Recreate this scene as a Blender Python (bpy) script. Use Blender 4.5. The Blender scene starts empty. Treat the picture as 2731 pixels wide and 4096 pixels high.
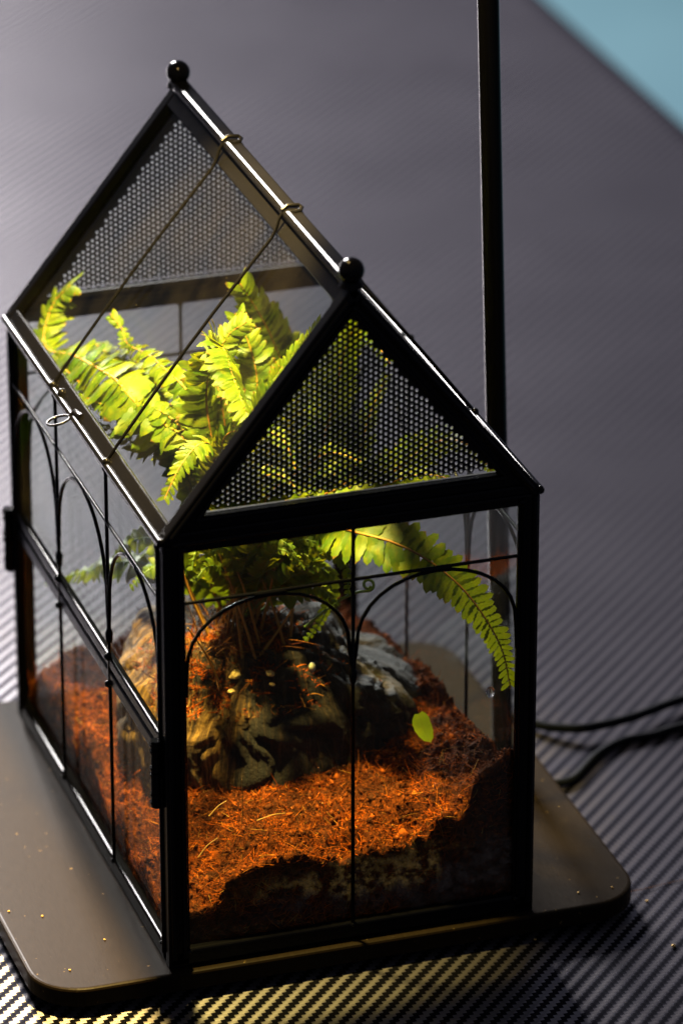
import bpy, bmesh, math, random
import numpy as np
from mathutils import Vector, Matrix, noise

rng = random.Random(11)
nrng = np.random.default_rng(5)
scene = bpy.context.scene
col = scene.collection

# ------------------------------------------------------------------ camera
F_PX, PW, PH = 19817.4, 2731.0, 4096.0          # focal length and size of the photograph, in its pixels
CAM = Vector((-0.5346, -1.6006, 0.9785))
FW = Vector((0.2844, 0.8593, -0.4252)).normalized()
RT = FW.cross(Vector((0, 0, 1))).normalized()
UP = RT.cross(FW).normalized()
cam_d = bpy.data.cameras.new('camera')
cam_d.sensor_fit = 'HORIZONTAL'
cam_d.sensor_width = 24.0
cam_d.lens = 24.0 * F_PX / PW
cam_d.clip_start, cam_d.clip_end = 0.05, 100.0
cam_d.dof.use_dof = True
cam_d.dof.focus_distance = (Vector((0.02, 0.035, 0.14)) - CAM).dot(FW)
cam_d.dof.aperture_fstop = 7.6
cam_o = bpy.data.objects.new('camera', cam_d)
cam_o.matrix_world = Matrix(((RT.x, UP.x, -FW.x, CAM.x), (RT.y, UP.y, -FW.y, CAM.y), (RT.z, UP.z, -FW.z, CAM.z), (0, 0, 0, 1)))
col.objects.link(cam_o)
scene.camera = cam_o

# ------------------------------------------------------------------ world and window light
world = bpy.data.worlds.new('World')
scene.world = world
world.use_nodes = True
bg = world.node_tree.nodes['Background']
bg.inputs[0].default_value = (0.58, 0.60, 0.80, 1)
bg.inputs[1].default_value = 0.15

def area_light(name, loc, target, sx, sy, power, color):
    d = bpy.data.lights.new(name, 'AREA')
    d.shape = 'RECTANGLE'; d.size = sx; d.size_y = sy; d.energy = power; d.color = color
    o = bpy.data.objects.new(name, d)
    o.location = loc
    o.rotation_euler = (Vector(target) - Vector(loc)).to_track_quat('-Z', 'Y').to_euler()
    col.objects.link(o)
    return o
area_light('window_light', (-0.09, 3.6, 1.58), (0.1, 0.4, 0), 0.75, 1.3, 640.0, (1.0, 0.95, 0.925))

# ------------------------------------------------------------------ exposure and render settings
vs = scene.view_settings
vs.view_transform = 'Standard'
try: vs.look = 'None'
except Exception: pass
vs.exposure = 0.0; vs.gamma = 1.0
vs.use_curve_mapping = False
cy = scene.cycles
cy.max_bounces = 10; cy.diffuse_bounces = 3; cy.glossy_bounces = 4; cy.transmission_bounces = 6
cy.transparent_max_bounces = 32
cy.caustics_reflective = False; cy.caustics_refractive = False
cy.sample_clamp_indirect = 4.0
cy.use_denoising = True
cy.use_adaptive_sampling = False

# ------------------------------------------------------------------ pixel helpers (display pixels of a 1568 px wide view)
K = PW / 1568.0
def ray(px, py):
    return FW + RT * ((px * K - PW / 2) / F_PX) - UP * ((py * K - PH / 2) / F_PX)
def at(px, py, y):
    d = ray(px, py); return CAM + d * ((y - CAM.y) / d.y)
def on_z(px, py, z):
    d = ray(px, py); return CAM + d * ((z - CAM.z) / d.z)

# ------------------------------------------------------------------ mesh helpers
class MB:
    def __init__(s): s.v = []; s.f = []; s.sm = []
    def add(s, vs_, fs, smooth=False):
        b = len(s.v); s.v.extend([tuple(v) for v in vs_])
        s.f.extend([tuple(b + i for i in f) for f in fs]); s.sm.extend([smooth] * len(fs))
    def sweep(s, path, prof, xs, ys, closed=False, smooth=False):
        """profile points (a,b) carried along path with frames xs, ys"""
        n = len(prof); vs_ = []
        for p, X, Y in zip(path, xs, ys):
            for a, b in prof: vs_.append(Vector(p) + X * a + Y * b)
        fs = []; m = len(path)
        for i in range(m if closed else m - 1):
            j = (i + 1) % m
            for k in range(n):
                l = (k + 1) % n
                fs.append((i * n + k, i * n + l, j * n + l, j * n + k))
        s.add(vs_, fs, smooth)
        if not closed:
            s.add(vs_[:n], [tuple(range(n - 1, -1, -1))]); s.add(vs_[-n:], [tuple(range(n))])
    def tube(s, path, r, n=8, closed=False):
        path = [Vector(p) for p in path]; m = len(path)
        rs = r if isinstance(r, (list, tuple)) else [r] * m
        up = None; xs = []; ys = []
        for i in range(m):
            a = path[(i - 1) % m] if (closed or i > 0) else path[i]
            b = path[(i + 1) % m] if (closed or i < m - 1) else path[i]
            t = (b - a).normalized()
            if up is None: up = t.orthogonal().normalized()
            up = (up - t * up.dot(t)).normalized()
            xs.append(up * rs[i]); ys.append(t.cross(up) * rs[i])
        prof = [(math.cos(2 * math.pi * k / n), math.sin(2 * math.pi * k / n)) for k in range(n)]
        s.sweep(path, prof, xs, ys, closed, True)
    def bar(s, p0, p1, w, h, side, bev=0.0006):
        """rounded rectangular bar; w measured along side, h along the third axis"""
        p0, p1 = Vector(p0), Vector(p1); t = (p1 - p0).normalized()
        X = Vector(side); X = (X - t * X.dot(t)).normalized(); Y = t.cross(X)
        prof = []
        bev = min(bev, w * .45, h * .45)
        for cx, cy_, a0 in ((1, 1, 0), (-1, 1, 90), (-1, -1, 180), (1, -1, 270)):
            for k in range(4):
                a = math.radians(a0 + 30 * k)
                prof.append((cx * (w / 2 - bev) + math.cos(a) * bev, cy_ * (h / 2 - bev) + math.sin(a) * bev))
        s.sweep([p0, p1], prof, [X, X], [Y, Y])
    def box(s, lo, hi):
        (x0, y0, z0), (x1, y1, z1) = lo, hi
        v = [(x, y, z) for z in (z0, z1) for y in (y0, y1) for x in (x0, x1)]
        s.add(v, [(0, 2, 3, 1), (4, 5, 7, 6), (0, 1, 5, 4), (2, 6, 7, 3), (0, 4, 6, 2), (1, 3, 7, 5)])
    def sphere(s, c, r, nu=20, nv=12, squash=1.0):
        vs_ = [(c[0], c[1], c[2] + r * squash)]; 
        for i in range(1, nv):
            th = math.pi * i / nv
            for j in range(nu):
                ph = 2 * math.pi * j / nu
                vs_.append((c[0] + r * math.sin(th) * math.cos(ph), c[1] + r * math.sin(th) * math.sin(ph), c[2] + r * math.cos(th) * squash))
        vs_.append((c[0], c[1], c[2] - r * squash))
        fs = []
        for j in range(nu): fs.append((0, 1 + j, 1 + (j + 1) % nu))
        for i in range(nv - 2):
            for j in range(nu):
                a = 1 + i * nu + j; b = 1 + i * nu + (j + 1) % nu
                fs.append((a, a + nu, b + nu, b))
        last = len(vs_) - 1
        for j in range(nu): fs.append((last, last - nu + (j + 1) % nu, last - nu + j))
        s.add(vs_, fs, True)
    def prism(s, poly, vec):
        """flat polygon extruded by vec"""
        n = len(poly); a = [Vector(p) for p in poly]; b = [p + Vector(vec) for p in a]
        s.add(a + b, [tuple(range(n - 1, -1, -1)), tuple(range(n, 2 * n))] + [(i, (i + 1) % n, n + (i + 1) % n, n + i) for i in range(n)])
    def mesh(s, name):
        me = bpy.data.meshes.new(name); me.from_pydata(s.v, [], s.f); me.validate(); me.update()
        if len(me.polygons) == len(s.sm): me.polygons.foreach_set('use_smooth', s.sm)
        return me
    def build(s, name, mat, parent=None):
        return link(name, s.mesh(name), mat, parent)

def link(name, me, mat, parent=None):
    o = bpy.data.objects.new(name, me)
    if mat is not None and not me.materials: me.materials.append(mat)
    col.objects.link(o)
    attach(o, parent)
    return o
def attach(o, parent):
    if parent is not None:
        o.parent = parent
        if parent.type == 'EMPTY':
            o.matrix_parent_inverse = Matrix.Translation(-Vector(parent.location))
def tag(o, label=None, cat=None, group=None, kind=None):
    if label: o['label'] = label
    if cat: o['category'] = cat
    if group: o['group'] = group
    if kind: o['kind'] = kind
    return o
def empty(name, loc, label, cat, group=None):
    o = bpy.data.objects.new(name, None); o.empty_display_size = 0.02; o.location = loc
    col.objects.link(o)
    return tag(o, label, cat, group)

def spline(pts, n):
    """Catmull-Rom through pts, n samples evenly spaced by length"""
    P = [Vector(p) for p in pts]; P = [P[0] * 2 - P[1]] + P + [P[-1] * 2 - P[-2]]
    raw = []
    for i in range(1, len(P) - 2):
        for k in range(16):
            t = k / 16
            a, b, c, d = P[i - 1], P[i], P[i + 1], P[i + 2]
            raw.append(0.5 * ((2 * b) + (c - a) * t + (2 * a - 5 * b + 4 * c - d) * t * t + (3 * b - a - 3 * c + d) * t ** 3))
    raw.append(P[-2])
    acc = [0.0]
    for a, b in zip(raw, raw[1:]): acc.append(acc[-1] + (b - a).length)
    out = []; j = 0
    for i in range(n):
        s_ = acc[-1] * i / (n - 1)
        while j < len(acc) - 2 and acc[j + 1] < s_: j += 1
        w = (s_ - acc[j]) / max(1e-9, acc[j + 1] - acc[j])
        out.append(raw[j].lerp(raw[j + 1], min(1, w)))
    return out, acc[-1]

# ------------------------------------------------------------------ materials
def new_mat(name):
    m = bpy.data.materials.new(name); m.use_nodes = True
    nt = m.node_tree; nt.nodes.clear()
    out = nt.nodes.new('ShaderNodeOutputMaterial')
    return m, nt, out
def N(nt, kind, **kw):
    n = nt.nodes.new(kind)
    for k, v in kw.items():
        if k.startswith('i_'):
            key = k[2:]
            key = int(key) if key.isdigit() else key.replace('_', ' ')
            n.inputs[key].default_value = v
        else: setattr(n, k, v)
    return n
def L(nt, a, b): nt.links.new(a, b)
def mth(nt, op, a, b=None, c=None, clamp=False):
    n = nt.nodes.new('ShaderNodeMath'); n.operation = op; n.use_clamp = clamp
    for i, v in enumerate((a, b, c)):
        if v is None: continue
        if isinstance(v, (int, float)): n.inputs[i].default_value = v
        else: nt.links.new(v, n.inputs[i])
    return n.outputs[0]
def ramp(nt, fac, stops):
    r = nt.nodes.new('ShaderNodeValToRGB'); e = r.color_ramp.elements
    while len(e) < len(stops): e.new(0.5)
    for el, (p, c) in zip(e, stops): el.position = p; el.color = (c[0], c[1], c[2], 1) if len(c) == 3 else c
    nt.links.new(fac, r.inputs[0]); return r.outputs[0]
def mixc(nt, fac, a, b):
    n = nt.nodes.new('ShaderNodeMix'); n.data_type = 'RGBA'
    if isinstance(fac, (int, float)): n.inputs[0].default_value = fac
    else: nt.links.new(fac, n.inputs[0])
    for i, v in ((6, a), (7, b)):
        if isinstance(v, tuple): n.inputs[i].default_value = (v[0], v[1], v[2], 1)
        else: nt.links.new(v, n.inputs[i])
    return n.outputs[2]
def objco(nt): return nt.nodes.new('ShaderNodeTexCoord').outputs['Object']
def noise_tex(nt, vec, scale, detail=4, rough=.55, dist=0.0):
    n = N(nt, 'ShaderNodeTexNoise'); n.inputs['Scale'].default_value = scale
    n.inputs['Detail'].default_value = detail; n.inputs['Roughness'].default_value = rough; n.inputs['Distortion'].default_value = dist
    nt.links.new(vec, n.inputs['Vector']); return n.outputs['Fac']
def scaled(nt, vec, s):
    n = N(nt, 'ShaderNodeVectorMath', operation='MULTIPLY'); nt.links.new(vec, n.inputs[0]); n.inputs[1].default_value = s
    return n.outputs[0]
def bump(nt, h, strength, dist):
    b = N(nt, 'ShaderNodeBump'); b.inputs['Strength'].default_value = strength; b.inputs['Distance'].default_value = dist
    nt.links.new(h, b.inputs['Height']); return b.outputs[0]

def mat_black_metal(name, base=(0.0024, 0.0024, 0.0032), rough=0.20, spec=0.09, dust=0.05):
    m, nt, out = new_mat(name); co = objco(nt)
    p = N(nt, 'ShaderNodeBsdfPrincipled')
    d = noise_tex(nt, co, 900, 5, .7); d2 = noise_tex(nt, co, 90, 3)
    dm = mth(nt, 'MULTIPLY', ramp(nt, d, [(0.60, (0, 0, 0)), (0.80, (1, 1, 1))]), dust)
    L(nt, mixc(nt, dm, base, (0.035, 0.033, 0.03)), p.inputs['Base Color'])
    L(nt, mth(nt, 'ADD', mth(nt, 'MULTIPLY', d2, .08), rough - .04), p.inputs['Roughness'])
    p.inputs['Specular IOR Level'].default_value = spec
    L(nt, bump(nt, noise_tex(nt, co, 260, 3), .08, .0003), p.inputs['Normal'])
    L(nt, p.outputs[0], out.inputs[0]); return m

def mat_glass(name, dirt_lo=None, residue=False, specks=0.5, dirt_amt=.05, haze=.0015):
    """thin pane: clear with a schlick reflection, plus dust specks, haze and splashed soil that sit on the pane"""
    m, nt, out = new_mat(name); co = objco(nt)
    tr = N(nt, 'ShaderNodeBsdfTransparent'); tr.inputs[0].default_value = (0.955, 0.975, 0.965, 1)
    gl = N(nt, 'ShaderNodeBsdfGlossy'); gl.inputs['Roughness'].default_value = 0.03
    lw = N(nt, 'ShaderNodeLayerWeight'); lw.inputs[0].default_value = 0.5
    f = mth(nt, 'ADD', mth(nt, 'MULTIPLY', mth(nt, 'POWER', lw.outputs['Facing'], 5.0), .34), .026)
    mx = N(nt, 'ShaderNodeMixShader'); L(nt, f, mx.inputs[0]); L(nt, tr.outputs[0], mx.inputs[1]); L(nt, gl.outputs[0], mx.inputs[2])
    df = N(nt, 'ShaderNodeBsdfDiffuse'); tl = N(nt, 'ShaderNodeBsdfTranslucent')
    dc = (0.40, 0.34, 0.28, 1); df.inputs[0].default_value = dc; tl.inputs[0].default_value = dc
    dd = N(nt, 'ShaderNodeMixShader', i_0=.5); L(nt, df.outputs[0], dd.inputs[1]); L(nt, tl.outputs[0], dd.inputs[2])
    sp = ramp(nt, noise_tex(nt, co, 420, 2, .5), [(0.76, (0, 0, 0)), (0.80, (1, 1, 1))])
    smear = ramp(nt, noise_tex(nt, scaled(nt, co, (1, 1, .35)), 60, 5, .6), [(0.35, (0, 0, 0)), (0.9, (1, 1, 1))])
    amt = mth(nt, 'ADD', mth(nt, 'MULTIPLY', sp, specks), mth(nt, 'MULTIPLY', smear, haze))
    if dirt_lo is not None:
        z = N(nt, 'ShaderNodeSeparateXYZ'); L(nt, co, z.inputs[0])
        mr = N(nt, 'ShaderNodeMapRange', clamp=True); L(nt, z.outputs[2], mr.inputs[0])
        mr.inputs[1].default_value = dirt_lo; mr.inputs[2].default_value = dirt_lo * .35; mr.inputs[3].default_value = 0; mr.inputs[4].default_value = 1
        n2 = noise_tex(nt, co, 140, 5, .7)
        k = ramp(nt, n2, [(0.42, (0.15, .15, .15)), (0.75, (1, 1, 1))])
        amt = mth(nt, 'ADD', amt, mth(nt, 'MULTIPLY', mth(nt, 'MULTIPLY', k, mr.outputs[0]), dirt_amt))
    if residue:
        # bluish dried water mark in a band above the bottom rail
        z = N(nt, 'ShaderNodeSeparateXYZ'); L(nt, co, z.inputs[0])
        zz = mth(nt, 'ADD', z.outputs[2], mth(nt, 'MULTIPLY', mth(nt, 'SUBTRACT', noise_tex(nt, co, 45, 4, .6), .5), .030))
        b0 = N(nt, 'ShaderNodeMapRange', clamp=True); L(nt, zz, b0.inputs[0]); b0.inputs[1].default_value = .009; b0.inputs[2].default_value = .017
        b1 = N(nt, 'ShaderNodeMapRange', clamp=True); L(nt, zz, b1.inputs[0]); b1.inputs[1].default_value = .034; b1.inputs[2].default_value = .024
        band = mth(nt, 'MULTIPLY', b0.outputs[0], b1.outputs[0])
        right = N(nt, 'ShaderNodeMapRange', clamp=True); L(nt, z.outputs[0], right.inputs[0])
        right.inputs[1].default_value = -.045; right.inputs[2].default_value = -.01
        rn = ramp(nt, noise_tex(nt, co, 170, 6, .72), [(0.46, (0, 0, 0)), (0.64, (1, 1, 1))])
        amt = mth(nt, 'ADD', amt, mth(nt, 'MULTIPLY', mth(nt, 'MULTIPLY', rn, band), mth(nt, 'MULTIPLY', right.outputs[0], .40)))
    fin = N(nt, 'ShaderNodeMixShader'); L(nt, mth(nt, 'MINIMUM', amt, .9), fin.inputs[0]); L(nt, mx.outputs[0], fin.inputs[1]); L(nt, dd.outputs[0], fin.inputs[2])
    L(nt, fin.outputs[0], out.inputs[0]); return m

def mat_plate():
    m, nt, out = new_mat('satin_plate'); co = objco(nt)
    p = N(nt, 'ShaderNodeBsdfPrincipled')
    br = noise_tex(nt, scaled(nt, co, (1500, 160, 160)), 1.0, 3, .6)
    fine = noise_tex(nt, co, 1400, 2, .5)
    sp = ramp(nt, noise_tex(nt, co, 260, 2, .5), [(0.72, (0, 0, 0)), (0.76, (1, 1, 1))])
    base = mixc(nt, br, (0.008, 0.0056, 0.0034), (0.015, 0.0105, 0.0062))
    L(nt, mixc(nt, mth(nt, 'MULTIPLY', sp, .5), base, (0.30, 0.20, 0.08)), p.inputs['Base Color'])
    L(nt, mth(nt, 'ADD', mth(nt, 'MULTIPLY', br, .14), .30), p.inputs['Roughness'])
    p.inputs['Specular IOR Level'].default_value = .024
    L(nt, bump(nt, mth(nt, 'ADD', br, fine), .10, .00015), p.inputs['Normal'])
    L(nt, p.outputs[0], out.inputs[0]); return m

def mat_twill():
    """woven-look vinyl: 2/2 twill of 2 mm tows, each tow a bundle of fine lines with its own sheen direction"""
    m, nt, out = new_mat('twill_vinyl'); co = objco(nt); c = 0.00205
    s = N(nt, 'ShaderNodeSeparateXYZ'); L(nt, co, s.inputs[0])
    x = mth(nt, 'DIVIDE', s.outputs[0], c); y = mth(nt, 'DIVIDE', s.outputs[1], c)
    i = mth(nt, 'FLOOR', x); j = mth(nt, 'FLOOR', y)
    k = mth(nt, 'FLOORED_MODULO', mth(nt, 'SUBTRACT', i, j), 4.0)
    mask = mth(nt, 'LESS_THAN', k, 1.5)
    fx = mth(nt, 'SUBTRACT', mth(nt, 'FRACT', x), .5); fy = mth(nt, 'SUBTRACT', mth(nt, 'FRACT', y), .5)
    # rounded tow section
    px = mth(nt, 'SUBTRACT', 1.0, mth(nt, 'MULTIPLY', mth(nt, 'MULTIPLY', fx, fx), 3.0))
    py = mth(nt, 'SUBTRACT', 1.0, mth(nt, 'MULTIPLY', mth(nt, 'MULTIPLY', fy, fy), 3.0))
    lx = mth(nt, 'SINE', mth(nt, 'MULTIPLY', x, 2 * math.pi * 7)); ly = mth(nt, 'SINE', mth(nt, 'MULTIPLY', y, 2 * math.pi * 7))
    def sel(a, b):
        n = N(nt, 'ShaderNodeMix'); L(nt, mask, n.inputs[0]); L(nt, b, n.inputs[2]); L(nt, a, n.inputs[3]); return n.outputs[0]
    # raised corrugation across the diagonal
    dg = mth(nt, 'SINE', mth(nt, 'MULTIPLY', mth(nt, 'SUBTRACT', mth(nt, 'SUBTRACT', x, y), .5), math.pi / 2))
    h = mth(nt, 'ADD', mth(nt, 'MULTIPLY', sel(py, px), .35), mth(nt, 'MULTIPLY', sel(ly, lx), .02))
    h = mth(nt, 'ADD', mth(nt, 'ADD', h, mth(nt, 'MULTIPLY', dg, .40)), mth(nt, 'MULTIPLY', mask, .35))
    nor = bump(nt, h, .60, .00036)
    vx = N(nt, 'ShaderNodeCombineXYZ', i_0=1.0); vy = N(nt, 'ShaderNodeCombineXYZ', i_1=1.0)
    tv = N(nt, 'ShaderNodeMix', data_type='VECTOR'); L(nt, mask, tv.inputs[0]); L(nt, vy.outputs[0], tv.inputs[4]); L(nt, vx.outputs[0], tv.inputs[5])
    wear = noise_tex(nt, co, 14, 4)
    an = N(nt, 'ShaderNodeBsdfAnisotropic'); an.inputs['Anisotropy'].default_value = .45
    L(nt, mth(nt, 'ADD', .325, mth(nt, 'MULTIPLY', wear, .07)), an.inputs['Roughness'])
    L(nt, mixc(nt, mask, (0.011, 0.011, 0.014), (0.238, 0.227, 0.236)), an.inputs[0])  # stronger and weaker sheen of the two tow directions painted into the colour
    L(nt, nor, an.inputs['Normal']); L(nt, tv.outputs[1], an.inputs['Tangent'])
    df = N(nt, 'ShaderNodeBsdfDiffuse'); L(nt, nor, df.inputs['Normal'])
    L(nt, mixc(nt, mask, (0.002, 0.002, 0.003), (0.008, 0.007, 0.010)), df.inputs[0])
    ad = N(nt, 'ShaderNodeAddShader'); L(nt, an.outputs[0], ad.inputs[0]); L(nt, df.outputs[0], ad.inputs[1])
    L(nt, ad.outputs[0], out.inputs[0]); return m

def mat_leaf(name, dark, light, warm):
    m, nt, out = new_mat(name)
    uv = N(nt, 'ShaderNodeUVMap'); sx = N(nt, 'ShaderNodeSeparateXYZ'); L(nt, uv.outputs[0], sx.inputs[0])
    oi = N(nt, 'ShaderNodeObjectInfo'); ge = N(nt, 'ShaderNodeNewGeometry')
    rnd = mth(nt, 'FRACT', mth(nt, 'ADD', oi.outputs['Random'], ge.outputs['Random Per Island']))
    pos = ge.outputs['Position']
    n1 = noise_tex(nt, pos, 260, 4, .6)
    c = mixc(nt, rnd, dark, light)
    c = mixc(nt, mth(nt, 'MULTIPLY', ramp(nt, noise_tex(nt, pos, 45, 2), [(0.42, (0, 0, 0)), (0.60, (1, 1, 1))]), .6), c, (0.035, 0.095, 0.004))
    c = mixc(nt, mth(nt, 'MULTIPLY', ramp(nt, n1, [(0.45, (0, 0, 0)), (0.75, (1, 1, 1))]), .45), c, warm)
    mid = mth(nt, 'ABSOLUTE', mth(nt, 'SUBTRACT', sx.outputs[1], .5))
    rib = mth(nt, 'LESS_THAN', mid, .03)
    vein = mth(nt, 'GREATER_THAN', mth(nt, 'SINE', mth(nt, 'MULTIPLY', mth(nt, 'SUBTRACT', sx.outputs[0], mth(nt, 'MULTIPLY', mid, .5)), 70.0)), .75)
    c = mixc(nt, mth(nt, 'MULTIPLY', rib, .45), c, (0.09, 0.075, 0.01))
    c = mixc(nt, mth(nt, 'MULTIPLY', vein, .10), c, (0.03, 0.07, 0.008))
    br = ramp(nt, noise_tex(nt, pos, 130, 2), [(0.70, (0, 0, 0)), (0.76, (1, 1, 1))])
    c = mixc(nt, mth(nt, 'MULTIPLY', br, .5), c, (0.14, 0.055, 0.012))
    tipm = mth(nt, 'MULTIPLY', mth(nt, 'GREATER_THAN', mth(nt, 'ADD', sx.outputs[0], mth(nt, 'MULTIPLY', n1, .3)), 1.06), mth(nt, 'GREATER_THAN', rnd, .62))
    c = mixc(nt, mth(nt, 'MULTIPLY', tipm, .75), c, (0.16, 0.065, 0.012))
    df = N(nt, 'ShaderNodeBsdfPrincipled'); L(nt, c, df.inputs['Base Color']); df.inputs['Roughness'].default_value = .48
    df.inputs['Specular IOR Level'].default_value = .35
    hgt = mth(nt, 'ADD', mth(nt, 'MULTIPLY', rib, -1.0), mth(nt, 'ADD', n1, mth(nt, 'MULTIPLY', vein, -.3)))
    L(nt, bump(nt, hgt, .35, .0004), df.inputs['Normal'])
    tl = N(nt, 'ShaderNodeBsdfTranslucent'); L(nt, mixc(nt, .5, c, warm), tl.inputs[0])
    mx = N(nt, 'ShaderNodeMixShader', i_0=.42); L(nt, df.outputs[0], mx.inputs[1]); L(nt, tl.outputs[0], mx.inputs[2])
    L(nt, mx.outputs[0], out.inputs[0]); return m

def mat_island(name, stops, rough=.85, scale=700, bmp=.5):
    m, nt, out = new_mat(name)
    ge = N(nt, 'ShaderNodeNewGeometry'); pos = ge.outputs['Position']
    c = ramp(nt, ge.outputs['Random Per Island'], stops)
    n1 = noise_tex(nt, pos, 38, 5, .7)
    c = mixc(nt, ramp(nt, n1, [(0.38, (0, 0, 0)), (0.58, (.85, .85, .85))]), c, (0.035, 0.014, 0.006))
    p = N(nt, 'ShaderNodeBsdfPrincipled'); L(nt, c, p.inputs['Base Color']); p.inputs['Roughness'].default_value = rough
    p.inputs['Specular IOR Level'].default_value = .04
    L(nt, bump(nt, noise_tex(nt, pos, scale, 3), bmp, .0006), p.inputs['Normal'])
    L(nt, p.outputs[0], out.inputs[0]); return m

def mat_soil():
    m, nt, out = new_mat('coir_soil'); co = objco(nt)
    a = noise_tex(nt, co, 420, 6, .75); b = noise_tex(nt, co, 60, 4, .6)
    c = ramp(nt, a, [(0.38, (0.014, 0.005, 0.002)), (0.52, (0.085, 0.022, 0.005)), (0.68, (0.30, 0.072, 0.008))])
    c = mixc(nt, ramp(nt, b, [(0.42, (0, 0, 0)), (0.66, (.7, .7, .7))]), c, (0.030, 0.013, 0.007))
    p = N(nt, 'ShaderNodeBsdfPrincipled'); L(nt, c, p.inputs['Base Color']); p.inputs['Roughness'].default_value = .95
    p.inputs['Specular IOR Level'].default_value = .03
    L(nt, bump(nt, a, 1.0, .0018), p.inputs['Normal'])
    L(nt, p.outputs[0], out.inputs[0]); return m

def mat_driftwood():
    m, nt, out = new_mat('driftwood'); co = objco(nt)
    # grain direction follows the flanks: constant round the stump, stretched from top to foot
    sp_ = N(nt, 'ShaderNodeSeparateXYZ'); L(nt, co, sp_.inputs[0])
    hl = mth(nt, 'ADD', mth(nt, 'SQRT', mth(nt, 'ADD', mth(nt, 'MULTIPLY', sp_.outputs[0], sp_.outputs[0]), mth(nt, 'MULTIPLY', sp_.outputs[1], sp_.outputs[1]))), .004)
    cb = N(nt, 'ShaderNodeCombineXYZ'); L(nt, mth(nt, 'DIVIDE', sp_.outputs[0], hl), cb.inputs[0]); L(nt, mth(nt, 'DIVIDE', sp_.outputs[1], hl), cb.inputs[1]); L(nt, mth(nt, 'MULTIPLY', sp_.outputs[2], 5.0), cb.inputs[2])
    gr = noise_tex(nt, scaled(nt, cb.outputs[0], (17, 17, 4)), 2.4, 8, .66, .35)
    big = noise_tex(nt, co, 34, 4, .6)
    s = N(nt, 'ShaderNodeSeparateXYZ'); L(nt, co, s.inputs[0])
    wood = ramp(nt, gr, [(0.36, (0.014, 0.008, 0.004)), (0.50, (0.15, 0.080, 0.020)), (0.64, (0.42, 0.24, 0.055))])
    dark = ramp(nt, gr, [(0.38, (0.004, 0.004, 0.004)), (0.54, (0.012, 0.008, 0.005)), (0.68, (0.070, 0.042, 0.016))])
    # bare pale wood where the bark is gone: the end grain on one side and a few patches
    bare = mth(nt, 'ADD', mth(nt, 'MULTIPLY', mth(nt, 'SUBTRACT', -.006, s.outputs[0]), 34.0), mth(nt, 'MULTIPLY', mth(nt, 'SUBTRACT', big, .55), 5.0), clamp=True)
    c = mixc(nt, bare, dark, wood)
    p = N(nt, 'ShaderNodeBsdfPrincipled'); L(nt, c, p.inputs['Base Color'])
    p.inputs['Roughness'].default_value = .7; p.inputs['Specular IOR Level'].default_value = .35
    L(nt, bump(nt, mth(nt, 'ADD', mth(nt, 'MULTIPLY', gr, 1.3), mth(nt, 'MULTIPLY', noise_tex(nt, co, 380, 5, .75), .8)), 1.0, .0026), p.inputs['Normal'])
    L(nt, p.outputs[0], out.inputs[0]); return m

def mat_plain(name, c0, c1, rough=.6, scale=200, spec=.4):
    m, nt, out = new_mat(name); co = objco(nt)
    p = N(nt, 'ShaderNodeBsdfPrincipled'); n1 = noise_tex(nt, co, scale, 4)
    L(nt, mixc(nt, n1, c0, c1), p.inputs['Base Color']); p.inputs['Roughness'].default_value = rough
    p.inputs['Specular IOR Level'].default_value = spec
    L(nt, bump(nt, n1, .2, .0004), p.inputs['Normal'])
    L(nt, p.outputs[0], out.inputs[0]); return m

def mat_water():
    m, nt, out = new_mat('water_drop')
    g = N(nt, 'ShaderNodeBsdfGlass'); g.inputs['IOR'].default_value = 1.33; g.inputs['Roughness'].default_value = 0.0
    n1 = noise_tex(nt, objco(nt), 300, 2); L(nt, bump(nt, n1, .1, .0002), g.inputs['Normal'])
    L(nt, g.outputs[0], out.inputs[0]); return m

M = {}
M['metal'] = mat_black_metal('black_painted_iron')
M['ridge'] = mat_black_metal('black_painted_iron_top', rough=.17, dust=.15)
M['wire'] = mat_black_metal('black_wire', rough=.2, dust=.05)
M['ball'] = mat_black_metal('polished_black', rough=.14, dust=.02)
M['mesh'] = mat_black_metal('perforated_sheet', base=(0.0022, 0.0022, 0.0026), rough=.5, spec=.15, dust=.0)
M['pole'] = mat_black_metal('satin_black_tube', base=(0.004, 0.004, 0.004), rough=.2, dust=.02)
M['glass'] = mat_glass('pane_glass', specks=.10, haze=.005)
M['glass_roof'] = mat_glass('pane_glass_roof', specks=.12, haze=.010)
M['glass_front'] = mat_glass('pane_glass_front', dirt_lo=.045, residue=True, specks=.08, dirt_amt=.006, haze=.003)
M['glass_left'] = mat_glass('pane_glass_dusty', dirt_lo=.085, specks=.04, dirt_amt=.005, haze=.0004)
M['plate'] = mat_plate()
M['twill'] = mat_twill()
M['leaf'] = mat_leaf('fern_leaf', (0.05, 0.115, 0.002), (0.14, 0.205, 0.002), (0.33, 0.31, 0.002))
M['stem'] = mat_plain('fern_stem', (0.30, 0.10, 0.012), (0.30, 0.19, 0.02), .5, 120)
M['green_stem'] = mat_plain('green_stem', (0.07, 0.16, 0.02), (0.13, 0.2, 0.03), .45, 120)
M['root'] = mat_island('dry_root', [(0, (0.10, 0.035, 0.008)), (.5, (0.30, 0.11, 0.02)), (1, (0.42, 0.20, 0.05))])
M['soil'] = mat_soil()
M['fibre'] = mat_island('coir_fibre', [(0, (0.03, 0.009, 0.003)), (.35, (0.20, 0.038, 0.003)), (.8, (0.56, 0.105, 0.004)), (.95, (0.66, 0.18, 0.010)), (1, (0.62, 0.36, 0.07))])
M['crumb'] = mat_island('coir_crumb', [(0, (0.018, 0.006, 0.003)), (.5, (0.11, 0.026, 0.005)), (1, (0.36, 0.085, 0.009))])
M['driftwood'] = mat_driftwood()
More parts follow.
